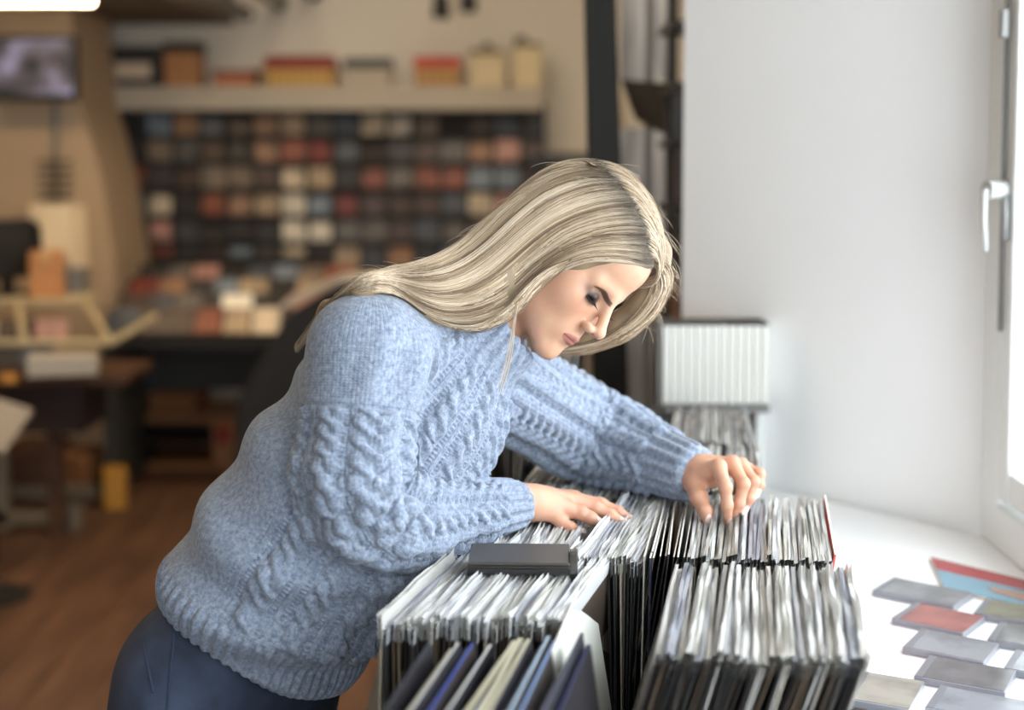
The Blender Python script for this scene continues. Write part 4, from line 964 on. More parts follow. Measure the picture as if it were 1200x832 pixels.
# trunk, arms and legs under the clothes (coarse)
g = Grid((-0.65, 1.5, 0.0), (0.45, 2.5, 1.32), 0.012)
b = ecap(g.p, WAIST, CHEST, WAX, (0.13, 0.085), (0.145, 0.10)); b = smin(b, ecap(g.p, PELV, WAIST, WAX, (0.145, 0.10), (0.125, 0.085)), 0.04)
b = smin(b, ecap(g.p, CHEST, NECK, WAX, (0.14, 0.095), (0.055, 0.05)), 0.05)
HIP_R = np.array(PELV) + np.array((-0.05, -0.085, -0.05)); HIP_L = np.array(PELV) + np.array((0.03, 0.085, -0.05))
KN_R = np.array((-0.40, 1.80, 0.50)); KN_L = np.array((-0.33, 1.99, 0.50)); AN_R = np.array((-0.42, 1.80, 0.09)); AN_L = np.array((-0.36, 2.0, 0.09))
for S, E, W_ in ((SH_R, EL_R, WR_R), (SH_L, EL_L, WR_L)):
    E = T(np.array(E) * .76 + np.array(S) * .12 + np.array(W_) * .12)
    b = smin(b, cap(g.p, S, E, 0.044, 0.032), 0.02); b = smin(b, cap(g.p, E, W_, 0.030, 0.020), 0.015)
for hp_, kn, an in ((HIP_R, KN_R, AN_R), (HIP_L, KN_L, AN_L)):
    b = smin(b, cap(g.p, T(hp_), T(kn), 0.082, 0.052), 0.03); b = smin(b, cap(g.p, T(kn), T(an), 0.050, 0.034), 0.02)
    b = smin(b, cap(g.p, T(an + np.array((0, 0, -.055))), T(an + np.array((.13, 0, -.068))), 0.034, 0.02), 0.02)
V, F = surface_nets(b.astype(np.float32), g.lo, g.h); parts.append((V, F, np.repeat(SKIN[None], len(V), 0)))
Vs, Fs, Cs, off = [], [], [], 0
for V, F, c in parts: Vs.append(V); Fs.append(F + off); Cs.append(c); off += len(V)
FEET_BASE = Vector((-0.35, 1.9, 0.0))
me = np_mesh('person', np.concatenate(Vs) - np.array(FEET_BASE), np.concatenate(Fs)); set_color(me, 'skin', np.concatenate(Cs))
m, t, bs = nt('skin'); at = N(t, 'ShaderNodeVertexColor'); at.layer_name = 'skin'
tc = N(t, 'ShaderNodeTexCoord'); nz = N(t, 'ShaderNodeTexNoise'); nz.inputs['Scale'].default_value = 60; t.links.new(tc.outputs['Object'], nz.inputs['Vector'])
mx = N(t, 'ShaderNodeMix', data_type='RGBA', blend_type='MULTIPLY'); mx.inputs[0].default_value = 0.10; t.links.new(at.outputs['Color'], mx.inputs[6]); t.links.new(nz.outputs['Color'], mx.inputs[7])
t.links.new(mx.outputs[2], bs.inputs['Base Color']); bs.inputs['Roughness'].default_value = 0.48; bs.inputs['Specular IOR Level'].default_value = 0.38
bs.inputs['Subsurface Weight'].default_value = 0.12; bs.inputs['Subsurface Radius'].default_value = (1.0, 0.35, 0.2); bs.inputs['Subsurface Scale'].default_value = 0.006
n3 = N(t, 'ShaderNodeTexNoise'); n3.inputs['Scale'].default_value = 900; t.links.new(tc.outputs['Object'], n3.inputs['Vector']); bp = N(t, 'ShaderNodeBump'); bp.inputs['Strength'].default_value = 0.06; bp.inputs['Distance'].default_value = 0.001
t.links.new(n3.outputs['Fac'], bp.inputs['Height']); t.links.new(bp.outputs['Normal'], bs.inputs['Normal'])
me.materials.append(m)
PERSON = link('person', me); PERSON.location = FEET_BASE
tag(PERSON, 'person with long blonde hair in a pale blue cable sweater bending over the records', 'person')
def under(o): o.parent = PERSON; o.matrix_parent_inverse = Matrix.Identity(4); return o
def wchild(name, V, F, mats, smooth=True):
    me = np_mesh(name, np.asarray(V) - np.array(FEET_BASE), F, smooth)
    for m_ in (mats if isinstance(mats, (list, tuple)) else [mats]): me.materials.append(m_)
    return link(name, me, PERSON)
OFF_R, OFF_L, OFF_T = -0.060, -0.02, 0.0
FRONT0, FRONT1 = 0.12, 2.9
WOOL_D, WOOL_L = (104, 115, 134), (157, 167, 183)
def hem_cut(p): return (p[0] - HEMC[0]) * HEMN[0] + (p[1] - HEMC[1]) * HEMN[1] + (p[2] - HEMC[2]) * HEMN[2] - 0.02
# ---- sweater ------------------------------------------------------
def poly_param(V, pts, W):
    """nearest point on a polyline: length along it, angle round it, distance"""
    pts = [np.array(q) for q in pts]; best = np.full(len(V), 9.0); S = np.zeros(len(V)); A = np.zeros(len(V)); acc = 0.0
    Wc = np.array(W, float)
    for a, b in zip(pts[:-1], pts[1:]):
        ab = b - a; L = np.linalg.norm(ab); ax = ab / L; Wc = Wc - ax * np.dot(Wc, ax); Wc /= np.linalg.norm(Wc); Nn = np.cross(ax, Wc)
        q = V - a; t = np.clip(q @ ax, 0, L); r = q - t[:, None] * ax; dd = np.linalg.norm(r, axis=1); m = dd < best
        best[m] = dd[m]; S[m] = acc + t[m]; A[m] = np.arctan2((r @ Nn)[m], (r @ Wc)[m]); acc += L
    return S, A, best
def bez(a, b, c, n=10, s=0.35):
    a, b, c = map(np.array, (a, b, c)); p = b + (a - b) * s; q = b + (c - b) * s
    out = [a]
    for t in np.linspace(0, 1, n): out.append((1 - t) ** 2 * p + 2 * t * (1 - t) * b + t * t * q)
    return out + [c]
ARM_R = bez(SH_R, EL_R, WR_R); ARM_L = bez(SH_L, EL_L, WR_L)
def arm_sdf(p, arm, rs, k=0.02):
    L = [0.0]
    for a, b in zip(arm[:-1], arm[1:]): L.append(L[-1] + np.linalg.norm(b - a))
    L = np.array(L) / L[-1]; rr = np.interp(L, [q[0] for q in rs], [q[1] for q in rs]); d = None
    for i in range(len(arm) - 1):
        c = cap(p, T(arm[i]), T(arm[i + 1]), rr[i], rr[i + 1]); d = c if d is None else smin(d, c, k)
    return d
RS_R = [(0, .076), (.2, .069), (.38, .064), (.52, .062), (.64, .052), (.80, .041), (.93, .034), (1, .0325)]
RS_L = [(0, .080), (.2, .076), (.40, .068), (.55, .062), (.72, .054), (.86, .044), (.95, .0425), (1, .0420)]
def torso_sdf(p):
    d = ecap(p, WAIST, MIDT, WAX, (0.160, 0.138), (0.158, 0.142)); d = smin(d, ecap(p, MIDT, CHEST, WAX, (0.158, 0.142), (0.155, 0.132)), 0.04)
    d = smin(d, ecap(p, CHEST, NECK, WAX, (0.155, 0.124), (0.075, 0.070)), 0.05)
    d = smin(d, cap(p, T(np.array(SH_R) * .7 + np.array(NECK) * .3), NECK, 0.055, 0.048), 0.04)
    d = smin(d, ecap(p, PELV, WAIST, WAX, (0.158, 0.130), (0.160, 0.138)), 0.04)
    bl = np.array(P(470, 640, 1.93)); d = smin(d, ell(p, T(bl), (0.095, 0.13, 0.09)), 0.06)       # belly fabric hanging forward
    return d
HEMC = np.array(P(288, 752, 1.88)); HEMN = np.array((0.50, 0.06, 0.86)); HEMN /= np.linalg.norm(HEMN)
CUF_R = np.array(WR_R) - np.array(EL_R); CUF_R /= np.linalg.norm(CUF_R); CUF_L = np.array(WR_L) - np.array(EL_L); CUF_L /= np.linalg.norm(CUF_L)
COL0 = np.array(P(556, 400, 1.945)); COL1 = np.array(P(594, 376, 1.945)); COLX = (COL1 - COL0) / np.linalg.norm(COL1 - COL0)

g = Grid((-0.58, 1.62, 0.72), (0.36, 2.42, 1.42), 0.0062)
dt = torso_sdf(g.p)
# collar: a thick folded tube round the neck
colr = cap(g.p, T(COL0), T(COL1), 0.074, 0.066)
hx = (g.p[0] - COL1[0]) * COLX[0] + (g.p[1] - COL1[1]) * COLX[1] + (g.p[2] - COL1[2]) * COLX[2]
colr = smax(colr, hx - 0.004, 0.010); inner = cap(g.p, T(COL0), T(COL1 + COLX * .05), 0.050, 0.054)
dr = arm_sdf(g.p, ARM_R, RS_R); dl = arm_sdf(g.p, ARM_L, RS_L)
hr = (g.p[0] - WR_R[0]) * CUF_R[0] + (g.p[1] - WR_R[1]) * CUF_R[1] + (g.p[2] - WR_R[2]) * CUF_R[2]
hl = (g.p[0] - WR_L[0]) * CUF_L[0] + (g.p[1] - WR_L[1]) * CUF_L[1] + (g.p[2] - WR_L[2]) * CUF_L[2]
near_r = np.sqrt((g.p[0] - WR_R[0]) ** 2 + (g.p[1] - WR_R[1]) ** 2 + (g.p[2] - WR_R[2]) ** 2); near_l = np.sqrt((g.p[0] - WR_L[0]) ** 2 + (g.p[1] - WR_L[1]) ** 2 + (g.p[2] - WR_L[2]) ** 2)
dr = np.where(near_r < 0.09, smax(dr, hr - 0.006, 0.004), dr); dl = np.where(near_l < 0.09, smax(dl, hl - 0.010, 0.004), dl)
d = smin(dt, colr, 0.022)
d = smin(d, dl, 0.022)
rsh = np.sqrt((g.p[0] - SH_R[0]) ** 2 + (g.p[1] - SH_R[1]) ** 2 + (g.p[2] - SH_R[2]) ** 2)
d = smin(d, dr, 0.055 - 0.049 * ss(0.06, 0.14, rsh))
d = smax(d, -inner, 0.006)
hem = (g.p[0] - HEMC[0]) * HEMN[0] + (g.p[1] - HEMC[1]) * HEMN[1] + (g.p[2] - HEMC[2]) * HEMN[2]
d = smax(d, -hem, 0.010)
# big soft folds
X, Y, Z = g.p
V, F = surface_nets(d.astype(np.float32), g.lo, g.h)
del dt, dr, dl, colr, inner, hr, hl, near_r, near_l, d, hx, hem
V, F = subdivide(V, F, 1)
pl = [V[:, i] for i in range(3)]
# which piece of the knit each point belongs to
aR = arm_sdf(pl, ARM_R, RS_R, 0.02); aL = arm_sdf(pl, ARM_L, RS_L, 0.02); tt = torso_sdf(pl)
S_R, A_R, D_R = poly_param(V, ARM_R, -WAX); S_L, A_L, D_L = poly_param(V, ARM_L, -WAX)
LR = sum(np.linalg.norm(b - a) for a, b in zip(ARM_R[:-1], ARM_R[1:])); LL = sum(np.linalg.norm(b - a) for a, b in zip(ARM_L[:-1], ARM_L[1:]))
TP = [PELV, WAIST, MIDT, CHEST, NECK, tuple(COL1)]
S_T, A_T, D_T = poly_param(V, TP, -WAX)
n0 = normals(V, F)
hemd = (V - HEMC) @ HEMN
cold = (V - COL0) @ COLX; colrad = np.linalg.norm((V - COL0) - cold[:, None] * COLX, axis=1)
isR = (aR < tt + 0.004) & (aR < aL); isL = (aL < tt + 0.004) & ~isR
iscol = (cold > -0.002) & (colrad < 0.095) & ~isR & ~isL
# folds: at the crook of the elbow, along the back and towards the hem
fold = np.zeros(len(V))
def crease(P0, dirv, wl, amp, rad, seed, ph=0.0):
    global fold
    q = V - np.array(P0); r = np.linalg.norm(q, axis=1); u = q @ (np.array(dirv) / np.linalg.norm(dirv))
    fold += amp * np.sin(u * 2 * math.pi / wl + ph + 1.3 * vn(*V.T, 14, seed)) * np.exp(-(r / rad) ** 2)
crease(P(450, 600, 1.75), (0.6, 0.2, -0.75), 0.040, 0.0070, 0.075, 1); crease(P(690, 500, 2.2), (0.75, 0, -0.55), 0.026, 0.0055, 0.050, 2)
crease(P(250, 610, 1.82), (0.45, 0.0, 0.9), 0.115, 0.0120, 0.13, 3, 1.0); crease(P(330, 690, 1.78), (0.25, 0, 0.95), 0.080, 0.0100, 0.13, 4)
crease(P(350, 480, 1.85), (0.8, 0, 0.6), 0.09, 0.006, 0.08, 5); crease(P(470, 440, 1.80), (0.9, 0, -0.3), 0.055, 0.009, 0.06, 6); crease(P(420, 740, 1.78), (0.2, 0, 0.97), 0.06, 0.007, 0.10, 7)
crease(P(520, 620, 1.88), (1, 0.3, 0), 0.045, 0.0025, 0.08, 8)
fold += 0.0030 * vn(*V.T, 32, 9) * (hemd > 0.05)
V = V + n0 * fold[:, None]
SWB = BVHTree.FromPolygons([Vector(v_) for v_ in V.tolist()], F.tolist())
V, F = subdivide(V, F, 1)
# parameters on the fine mesh
pl = [V[:, i] for i in range(3)]
aR = arm_sdf(pl, ARM_R, RS_R, 0.02); aL = arm_sdf(pl, ARM_L, RS_L, 0.02); tt = torso_sdf(pl)
S_R, A_R, D_R = poly_param(V, ARM_R, -WAX); S_L, A_L, D_L = poly_param(V, ARM_L, -WAX); S_T, A_T, D_T = poly_param(V, TP, -WAX)
hemd = (V - HEMC) @ HEMN; cold = (V - COL0) @ COLX; colrad = np.linalg.norm((V - COL0) - cold[:, None] * COLX, axis=1)
isR = (aR < tt + 0.004) & (aR < aL); isL = (aL < tt + 0.004) & ~isR
iscol = (cold > -0.004) & (colrad < 0.095) & ~isR & ~isL
def rope(u, s, w, per, h):
    ph = 2 * math.pi * s / per; a = w * 0.5; r = w * 0.62; o = np.zeros_like(u)
    for k in (0, math.pi):
        c = a * np.cos(ph + k); zz = np.sin(ph + k); q = np.clip(1 - ((u - c) / r) ** 2, 0, 1)
        o = np.maximum(o, np.where(q > 0, h * (0.45 + 0.55 * np.sqrt(q)) * (0.72 + 0.28 * zz) * np.sqrt(q), 0))
    return o
def braid(u, s, w, per, h):
    o = np.zeros_like(u)
    for k in range(4):
        tr = np.abs(((s / per + k / 4.0) % 1) * 2 - 1) * 2 - 1; c = w * 0.72 * np.sin(tr * math.pi / 2); ov = np.cos(2 * math.pi * (s / per + k / 4.0)) * (1 if k % 2 else -1)
        q = np.clip(1 - ((u - c) / (w * 0.30)) ** 2, 0, 1); o = np.maximum(o, h * np.sqrt(q) * (0.75 + 0.25 * ov))
    return o
def ladder(u, s, w, per, h):
    e = np.clip(1 - (np.abs(u) / w) ** 2, 0, 1); return -h * 0.6 * (e > 0) + h * e * np.clip(np.sin(2 * math.pi * s / per), 0, 1) ** 0.7
def pattern(u, s, offs=0.0):
    """cable set: wide braid, ladders and ropes side by side (u across, s along), repeating"""
    W_ = 0.158; q = (u + W_ / 2) % W_ - W_ / 2
    o = rope(q - 0.0125, s, 0.0155, 0.046, 0.0085) + rope(-(q + 0.0125), s, 0.0155, 0.046, 0.0085)
    for sg in (-1, 1):
        o = o + ladder(q - sg * 0.0355, s, 0.0046, 0.0056, 0.0030) + rope(q - sg * 0.0530, s, 0.0165, 0.042, 0.0092) + ladder(q - sg * 0.0705, s, 0.0046, 0.0056, 0.0030)
    return o
def front_pattern(u, s):
    W_ = 0.066; q = (u + W_ / 2) % W_ - W_ / 2; o = rope(q, s, 0.0170, 0.044, 0.0088)
    for sg in (-1, 1): o = o + ladder(q - sg * 0.0235, s, 0.0050, 0.0056, 0.0030)
    return o
disp = np.zeros(len(V)); uu = np.zeros(len(V)); sv = np.zeros(len(V))
# sleeves
seam_R = 0.075
uR = A_R * 0.060; fR = ss(seam_R, seam_R + 0.006, S_R) * ss(LR - 0.052, LR - 0.060, S_R)
pR = pattern(uR - OFF_R, S_R); ribR = 0.0028 * np.sign(np.sin(A_R * 15)) * np.abs(np.sin(A_R * 15)) ** 0.6 * ss(LR - 0.060, LR - 0.053, S_R) * (1 - .8 * ss(LR - .010, LR - .002, S_R))
disp = np.where(isR, pR * fR + ribR - 0.0025 * np.exp(-((S_R - seam_R) / 0.003) ** 2), disp)
uL = A_L * 0.064; fL = ss(LL - 0.060, LL - 0.070, S_L); pL = pattern(uL - OFF_L, S_L); ribL = 0.0030 * np.sin(A_L * 15) * ss(LL - 0.070, LL - 0.062, S_L) * (1 - .8 * ss(LL - .008, LL - .001, S_L))
disp = np.where(isL, pL * fL + ribL, disp)
uu = np.where(isR, uR, np.where(isL, uL, A_T * 0.16)); sv = np.where(isR, S_R, np.where(isL, S_L, S_T))
# trunk: front panel carries cables, back is plain, ribbed hem and collar
tor = ~isR & ~isL & ~iscol
uT = A_T * 0.155
front = ss(FRONT0, FRONT0 + 0.10, A_T) * ss(FRONT1, FRONT1 - 0.10, A_T)
pT = front_pattern(uT - OFF_T, S_T) * front * ss(0.058, 0.066, hemd)
ribT = 0.0020 * np.sign(np.sin(A_T * 62)) * np.abs(np.sin(A_T * 62)) ** 0.6 * ss(0.058, 0.050, hemd) * (.35 + .65 * ss(0.0, 0.010, hemd))
disp = np.where(tor, pT + ribT, disp)
disp = np.where(iscol, 0.0022 * np.sin(np.arctan2((V - COL0) @ WAX, (V - COL0) @ np.cross(COLX, WAX)) * 22), disp)
n1 = normals(V, F)
V2 = V + n1 * disp[:, None]
me = np_mesh('sweater', V2 - np.array(FEET_BASE), F)
# stitch coordinates for the fine knit relief
at = me.attributes.new('stitch', 'FLOAT_VECTOR', 'POINT'); at.data.foreach_set('vector', np.stack([uu, sv, disp], 1).astype(np.float32).ravel())
m, t, bs = nt('blue_wool_knit'); a_ = N(t, 'ShaderNodeAttribute'); a_.attribute_name = 'stitch'; tc = N(t, 'ShaderNodeTexCoord')
sep = N(t, 'ShaderNodeSeparateXYZ'); t.links.new(a_.outputs['Vector'], sep.inputs[0])
# V shaped stitches: height = |sin(column)| shifted along the row
def MN(op, a, b_=None):
    n = N(t, 'ShaderNodeMath', operation=op)
    for i, v in enumerate((a, b_)):
        if v is None: continue
        if isinstance(v, (int, float)): n.inputs[i].default_value = v
        else: t.links.new(v, n.inputs[i])
    return n.outputs[0]
colp = MN('MULTIPLY', sep.outputs[0], 2 * math.pi / 0.0046); tri = MN('ABSOLUTE', MN('SINE', MN('MULTIPLY', colp, 0.5)))
row = MN('SINE', MN('ADD', MN('MULTIPLY', sep.outputs[1], 2 * math.pi / 0.0034), MN('MULTIPLY', tri, 3.0)))
hgt = MN('ADD', MN('MULTIPLY', row, 0.35), tri)
fz = N(t, 'ShaderNodeTexNoise'); fz.inputs['Scale'].default_value = 420; fz.inputs['Detail'].default_value = 3; t.links.new(tc.outputs['Object'], fz.inputs['Vector'])
hh = MN('ADD', MN('MULTIPLY', hgt, 0.6), MN('MULTIPLY', fz.outputs['Fac'], 0.8))
bp = N(t, 'ShaderNodeBump'); bp.inputs['Strength'].default_value = 0.55; bp.inputs['Distance'].default_value = 0.0011; t.links.new(hh, bp.inputs['Height']); t.links.new(bp.outputs['Normal'], bs.inputs['Normal'])
mz = N(t, 'ShaderNodeTexNoise'); mz.inputs['Scale'].default_value = 170; mz.inputs['Detail'].default_value = 5; mz.inputs['Roughness'].default_value = .7; t.links.new(tc.outputs['Object'], mz.inputs['Vector'])
r = N(t, 'ShaderNodeValToRGB'); e = r.color_ramp.elements; e[0].position = .34; e[0].color = srgb(*WOOL_D); e[1].position = .66; e[1].color = srgb(*WOOL_L); t.links.new(mz.outputs['Fac'], r.inputs[0])
t.links.new(r.outputs[0], bs.inputs['Base Color']); bs.inputs['Roughness'].default_value = 0.9; bs.inputs['Specular IOR Level'].default_value = 0.15; bs.inputs['Sheen Weight'].default_value = 0.25; bs.inputs['Sheen Roughness'].default_value = 0.5
me.materials.append(m); sweater = link('sweater', me, PERSON); sweater['label'] = 'light blue cable knit sweater with ribbed cuffs'

# ---- jeans ---------------------------------------------------------
g = Grid((-0.62, 1.58, 0.03), (-0.10, 2.20, 0.98), 0.008)
j = ecap(g.p, PELV, WAIST, WAX, (0.165, 0.118), (0.14, 0.10))
bt_ = np.array(P(215, 800, 1.86)); j = smin(j, ell(g.p, T(bt_), (0.085, 0.13, 0.10)), 0.05)
for hp_, kn, an in ((HIP_R, KN_R, AN_R), (HIP_L, KN_L, AN_L)):
    j = smin(j, cap(g.p, T(hp_), T(kn), 0.100, 0.068), 0.03); j = smin(j, cap(g.p, T(kn), T(an), 0.066, 0.050), 0.02)
j = smax(j, 0.075 - g.p[2], 0.004)
j = smax(j, hem_cut(g.p), 0.004)
V, F = surface_nets(j.astype(np.float32), g.lo, g.h)
V = V + normals(V, F) * (0.0025 * vn(*V.T, 50, 21))[:, None]
m, t, bs = nt('dark_denim'); tc = N(t, 'ShaderNodeTexCoord'); nz = N(t, 'ShaderNodeTexNoise'); nz.inputs['Scale'].default_value = 14; nz.inputs['Detail'].default_value = 5; t.links.new(tc.outputs['Object'], nz.inputs['Vector'])
wv = N(t, 'ShaderNodeTexWave'); wv.inputs['Scale'].default_value = 320; wv.bands_direction = 'DIAGONAL'; t.links.new(tc.outputs['Object'], wv.inputs['Vector'])
mm = N(t, 'ShaderNodeMath', operation='MULTIPLY_ADD'); mm.inputs[1].default_value = .18; t.links.new(wv.outputs['Fac'], mm.inputs[0]); t.links.new(nz.outputs['Fac'], mm.inputs[2])
r = N(t, 'ShaderNodeValToRGB'); e = r.color_ramp.elements; e[0].position = .35; e[0].color = srgb(32, 40, 56); e[1].position = .85; e[1].color = srgb(68, 80, 104); t.links.new(mm.outputs[0], r.inputs[0]); t.links.new(r.outputs[0], bs.inputs['Base Color']); bs.inputs['Roughness'].default_value = .85
jeans = wchild('jeans', V, F, m); jeans['label'] = 'dark blue denim jeans'
# side seam and back pocket stitching
JT = BVHTree.FromPolygons([Vector(v_) for v_ in V.tolist()], F.tolist())
def on_jeans(px, py):
    o_ = Vector((0, 0, CAM_Z)); dd = ray(px, py).normalized(); h_ = JT.ray_cast(o_, dd); return h_[0] + h_[1] * 0.001 if h_[0] else None
for nm, pts in (('side_seam', [(205 + i * -1.2, 740 + i * 12) for i in range(9)]), ('pocket_seam', [(168 + i * 2.0, 752 + i * 10) for i in range(7)])):
    q = [on_jeans(*p_) for p_ in pts]; q = [x_ - FEET_BASE for x_ in q if x_]
    if len(q) > 2: MB().tube(q, 0.0016, 6).build(nm, mat('denim_thread', (52, 62, 84), .8), jeans)
# shoes
for an in (AN_R, AN_L):
    g = Grid(an + np.array((-.08, -.07, -.10)), an + np.array((.24, .07, .06)), 0.006)
    s_ = smin(cap(g.p, T(an + np.array((0, 0, -.05))), T(an + np.array((.14, 0, -.060))), 0.048, 0.040), cap(g.p, T(an), T(an + np.array((0, 0, -.04))), 0.045, 0.046), 0.03); s_ = smax(s_, (0.001 + 0 * an[2]) - g.p[2], 0.004)
    V, F = surface_nets(s_.astype(np.float32), g.lo, g.h); wchild('shoe', V, F, mat('black_leather', (30, 29, 30), .5))
# thin dark band on the far wrist
w0 = np.array(WR_L) + CUF_L * 0.014; ax_ = CUF_L; u_ = np.cross(ax_, (0, 0, 1)); u_ /= np.linalg.norm(u_); v_ = np.cross(ax_, u_)
ring = [Vector(w0 + (u_ * math.cos(a) + v_ * math.sin(a)) * 0.0285) - FEET_BASE for a in np.linspace(0, 2 * math.pi, 33)]
MB().tube(ring, 0.0014, 6, caps=False).build('wristband', M_black, PERSON, smooth=True)
HAIR_TONES = [(94, 77, 62), (122, 101, 80), (148, 126, 101), (171, 148, 120), (189, 167, 139), (203, 184, 158), (215, 199, 177)]
HAIR_BASE = (150, 130, 102); N_NEAR, N_FAR, N_RIM = 4300, 900, 900
# ---- hair ----------------------------------------------------------
g = Grid((-0.33, 1.74, 1.19), (0.27, 2.14, 1.54), 0.0045)
W3 = np.stack(np.broadcast_arrays(*g.p), -1).reshape(-1, 3).astype(np.float64); L3 = w2h(W3); sh3 = tuple(g.n)
lx, ly, lz = [L3[:, i].reshape(sh3).astype(np.float32) for i in range(3)]
capd = ell((lx, ly, lz), (0, -0.016, 0.048), (0.084, 0.106, 0.0945))
capd = smin(capd, ell((lx, ly, lz), (0.012, -0.055, -0.015), (0.083, 0.055, 0.085)), 0.03)
hairline = 0.857 * ly - 0.514 * lz - 0.0455 + 15.0 * np.clip(np.abs(lx) - 0.035, 0, 0.045) ** 2
capd = smax(capd, hairline, 0.008)
def flow(pts, ys, k):
    d = None; q = (g.p[0], (g.p[1] - 1.90) * ys, g.p[2]); L = []
    for a, b_, dd, r in pts: c = P(a, b_, dd); L.append(((c.x, (c.y - 1.90) * ys, c.z), r))
    for (a, ra), (b_, rb) in zip(L[:-1], L[1:]):
        c = cap(q, a, b_, ra, rb); d = c if d is None else smin(d, c, k)
    return d
def sw_depth(x, ys_, default):
    """distance of the sweater surface below a piece of hair"""
    hits = []
    for y in ys_:
        h_ = SWB.ray_cast(Vector((0, 0, CAM_Z)), ray(x, y).normalized())
        if h_[0] is not None: hits.append(h_[0].y)
    return min(hits + [default])
def fp(x, y, r, dy, default): return (x, y, sw_depth(x, dy, default) + r / 1.5 * 0.25, r)
nearv = flow([(645, 285, 1.905, .066), (600, 306, 1.895, .062), fp(554, 336, .053, (350, 365, 380), 1.862), fp(505, 338, .035, (345, 358, 368), 1.84), fp(464, 330, .018, (330, 338, 344), 1.845), fp(425, 337, .012, (338, 345), 1.862), (385, 363, 1.872, .010), (347, 408, 1.885, .004)], 1.5, 0.02)
hdist = np.sqrt(lx ** 2 + (ly + .01) ** 2 + (lz - .02) ** 2)
nearv = smax(nearv, hairline + 0.004 - 0.5 * ss(0.125, 0.185, hdist), 0.006)
farv = flow([(752, 262, 1.95, .022), (770, 296, 1.955, .018), (771, 326, 1.965, .017), (756, 356, 1.975, .020), (728, 382, 1.985, .020), (690, 400, 2.0, .016), (648, 405, 2.01, .014), (610, 395, 2.01, .02)], 1.4, 0.015)
def hair_mesh(d): V, F = surface_nets(np.ascontiguousarray(d).astype(np.float32), g.lo, g.h); return subdivide(V, F, 1)
Vn, Fn = hair_mesh(smin(capd, nearv, 0.022)); Vf, Ff = hair_mesh(farv)
BN = BVHTree.FromPolygons([Vector(v_) for v_ in Vn.tolist()], Fn.tolist()); BF = BVHTree.FromPolygons([Vector(v_) for v_ in Vf.tolist()], Ff.tolist())
def catmull(pts, n):
    p = np.array(pts, float); p = np.vstack([2 * p[0] - p[1], p, 2 * p[-1] - p[-2]]); m_ = len(pts) - 1; t = np.linspace(0, m_ - 1e-6, n); i = t.astype(int); f = (t - i)[:, None]
    a, b_, c, d = p[i], p[i + 1], p[i + 2], p[i + 3]
    return 0.5 * (2 * b_ + (c - a) * f + (2 * a - 5 * b_ + 4 * c - d) * f ** 2 + (3 * b_ - a - 3 * c + d) * f ** 3)
def family(guides, n=30): return np.stack([catmull(q, n) for q in guides])
def across(fam, v):
    k = len(fam) - 1; x = v * k; i = min(int(x), k - 1); f = x - i
    a = fam[max(i - 1, 0)]; b_ = fam[i]; c = fam[i + 1]; d = fam[min(i + 2, k)]
    return 0.5 * (2 * b_ + (c - a) * f + (2 * a - 5 * b_ + 4 * c - d) * f ** 2 + (3 * b_ - a - 3 * c + d) * f ** 3) if 0 < i < k - 1 else b_ * (1 - f) + c * f
NEAR = family([
 [(761, 312), (728, 305), (692, 303), (657, 314), (626, 340), (602, 366), (566, 385), (528, 383), (494, 366), (462, 342), (430, 338), (388, 364), (349, 409)],
 [(759, 290), (722, 286), (684, 290), (650, 305), (618, 332), (590, 358), (550, 374), (510, 368), (478, 348), (450, 334), (422, 339), (386, 364), (348, 409)],
 [(750, 256), (712, 257), (668, 270), (630, 293), (598, 322), (565, 346), (528, 354), (494, 346), (468, 334), (444, 329), (418, 338), (385, 363), (348, 408)],
 [(730, 225), (694, 227), (650, 243), (612, 270), (580, 300), (548, 322), (514, 333), (484, 330), (460, 325), (436, 326), (412, 337), (382, 361), (347, 408)],
 [(700, 189), (670, 187), (638, 195), (604, 219), (572, 250), (542, 280), (510, 301), (482, 311), (456, 317), (432, 323), (408, 337), (380, 359), (346, 408)]], 34)
FAR = family([
 [(764, 300), (780, 308), (786, 330), (778, 356), (756, 383), (722, 403), (684, 414), (648, 416)],
 [(764, 306), (775, 318), (779, 338), (768, 361), (743, 385), (710, 402), (675, 411), (645, 412)],
 [(763, 313), (768, 326), (765, 344), (751, 366), (728, 386), (700, 401), (668, 408), (640, 409)]], 26)
RIM = family([
 [(699, 189), (722, 194), (745, 212), (764, 243), (778, 280), (785, 312), (782, 340), (767, 368)],
 [(726, 218), (742, 226), (758, 246), (771, 274), (780, 300), (783, 322), (777, 346), (760, 372)],
 [(752, 262), (760, 268), (770, 284), (778, 304), (781, 324), (775, 344), (760, 367), (738, 390)],
 [(760, 300), (766, 302), (773, 310), (778, 322), (778, 336), (771, 352), (757, 370), (738, 390)]], 24)
CAMV = Vector((0, 0, CAM_Z))
def drape(pts, tree, lift):
    out = []; lastY = None
    for i, (x, y) in enumerate(pts):
        dd = ray(x, y).normalized(); h_ = tree.ray_cast(CAMV, dd)
        if h_[0] is None:
            s_ = CAMV + dd * ((lastY or 1.9) / dd.y); q = tree.find_nearest(s_); p = q[0]; nrm = q[1]
            p = s_.lerp(p, 0.55) if (p - s_).length < .03 else p
        else: p, nrm = h_[0], h_[1]
        lastY = p.y; out.append(np.array(p + nrm * lift))
    out = np.array(out)
    for _ in range(2): out[1:-1] = 0.25 * out[:-2] + 0.5 * out[1:-1] + 0.25 * out[2:]
    for k in range(len(out)):
        for tr, lf in ((tree, lift), (SWB, 0.004)):
            q_ = tr.find_nearest(Vector(out[k]))
            if q_[0] is None or q_[3] > .03: continue
            sd_ = (Vector(out[k]) - q_[0]).dot(q_[1])
            if sd_ < lf: out[k] += np.array(q_[1]) * (lf - sd_)
    out[1:-1] = 0.25 * out[:-2] + 0.5 * out[1:-1] + 0.25 * out[2:]
    return out
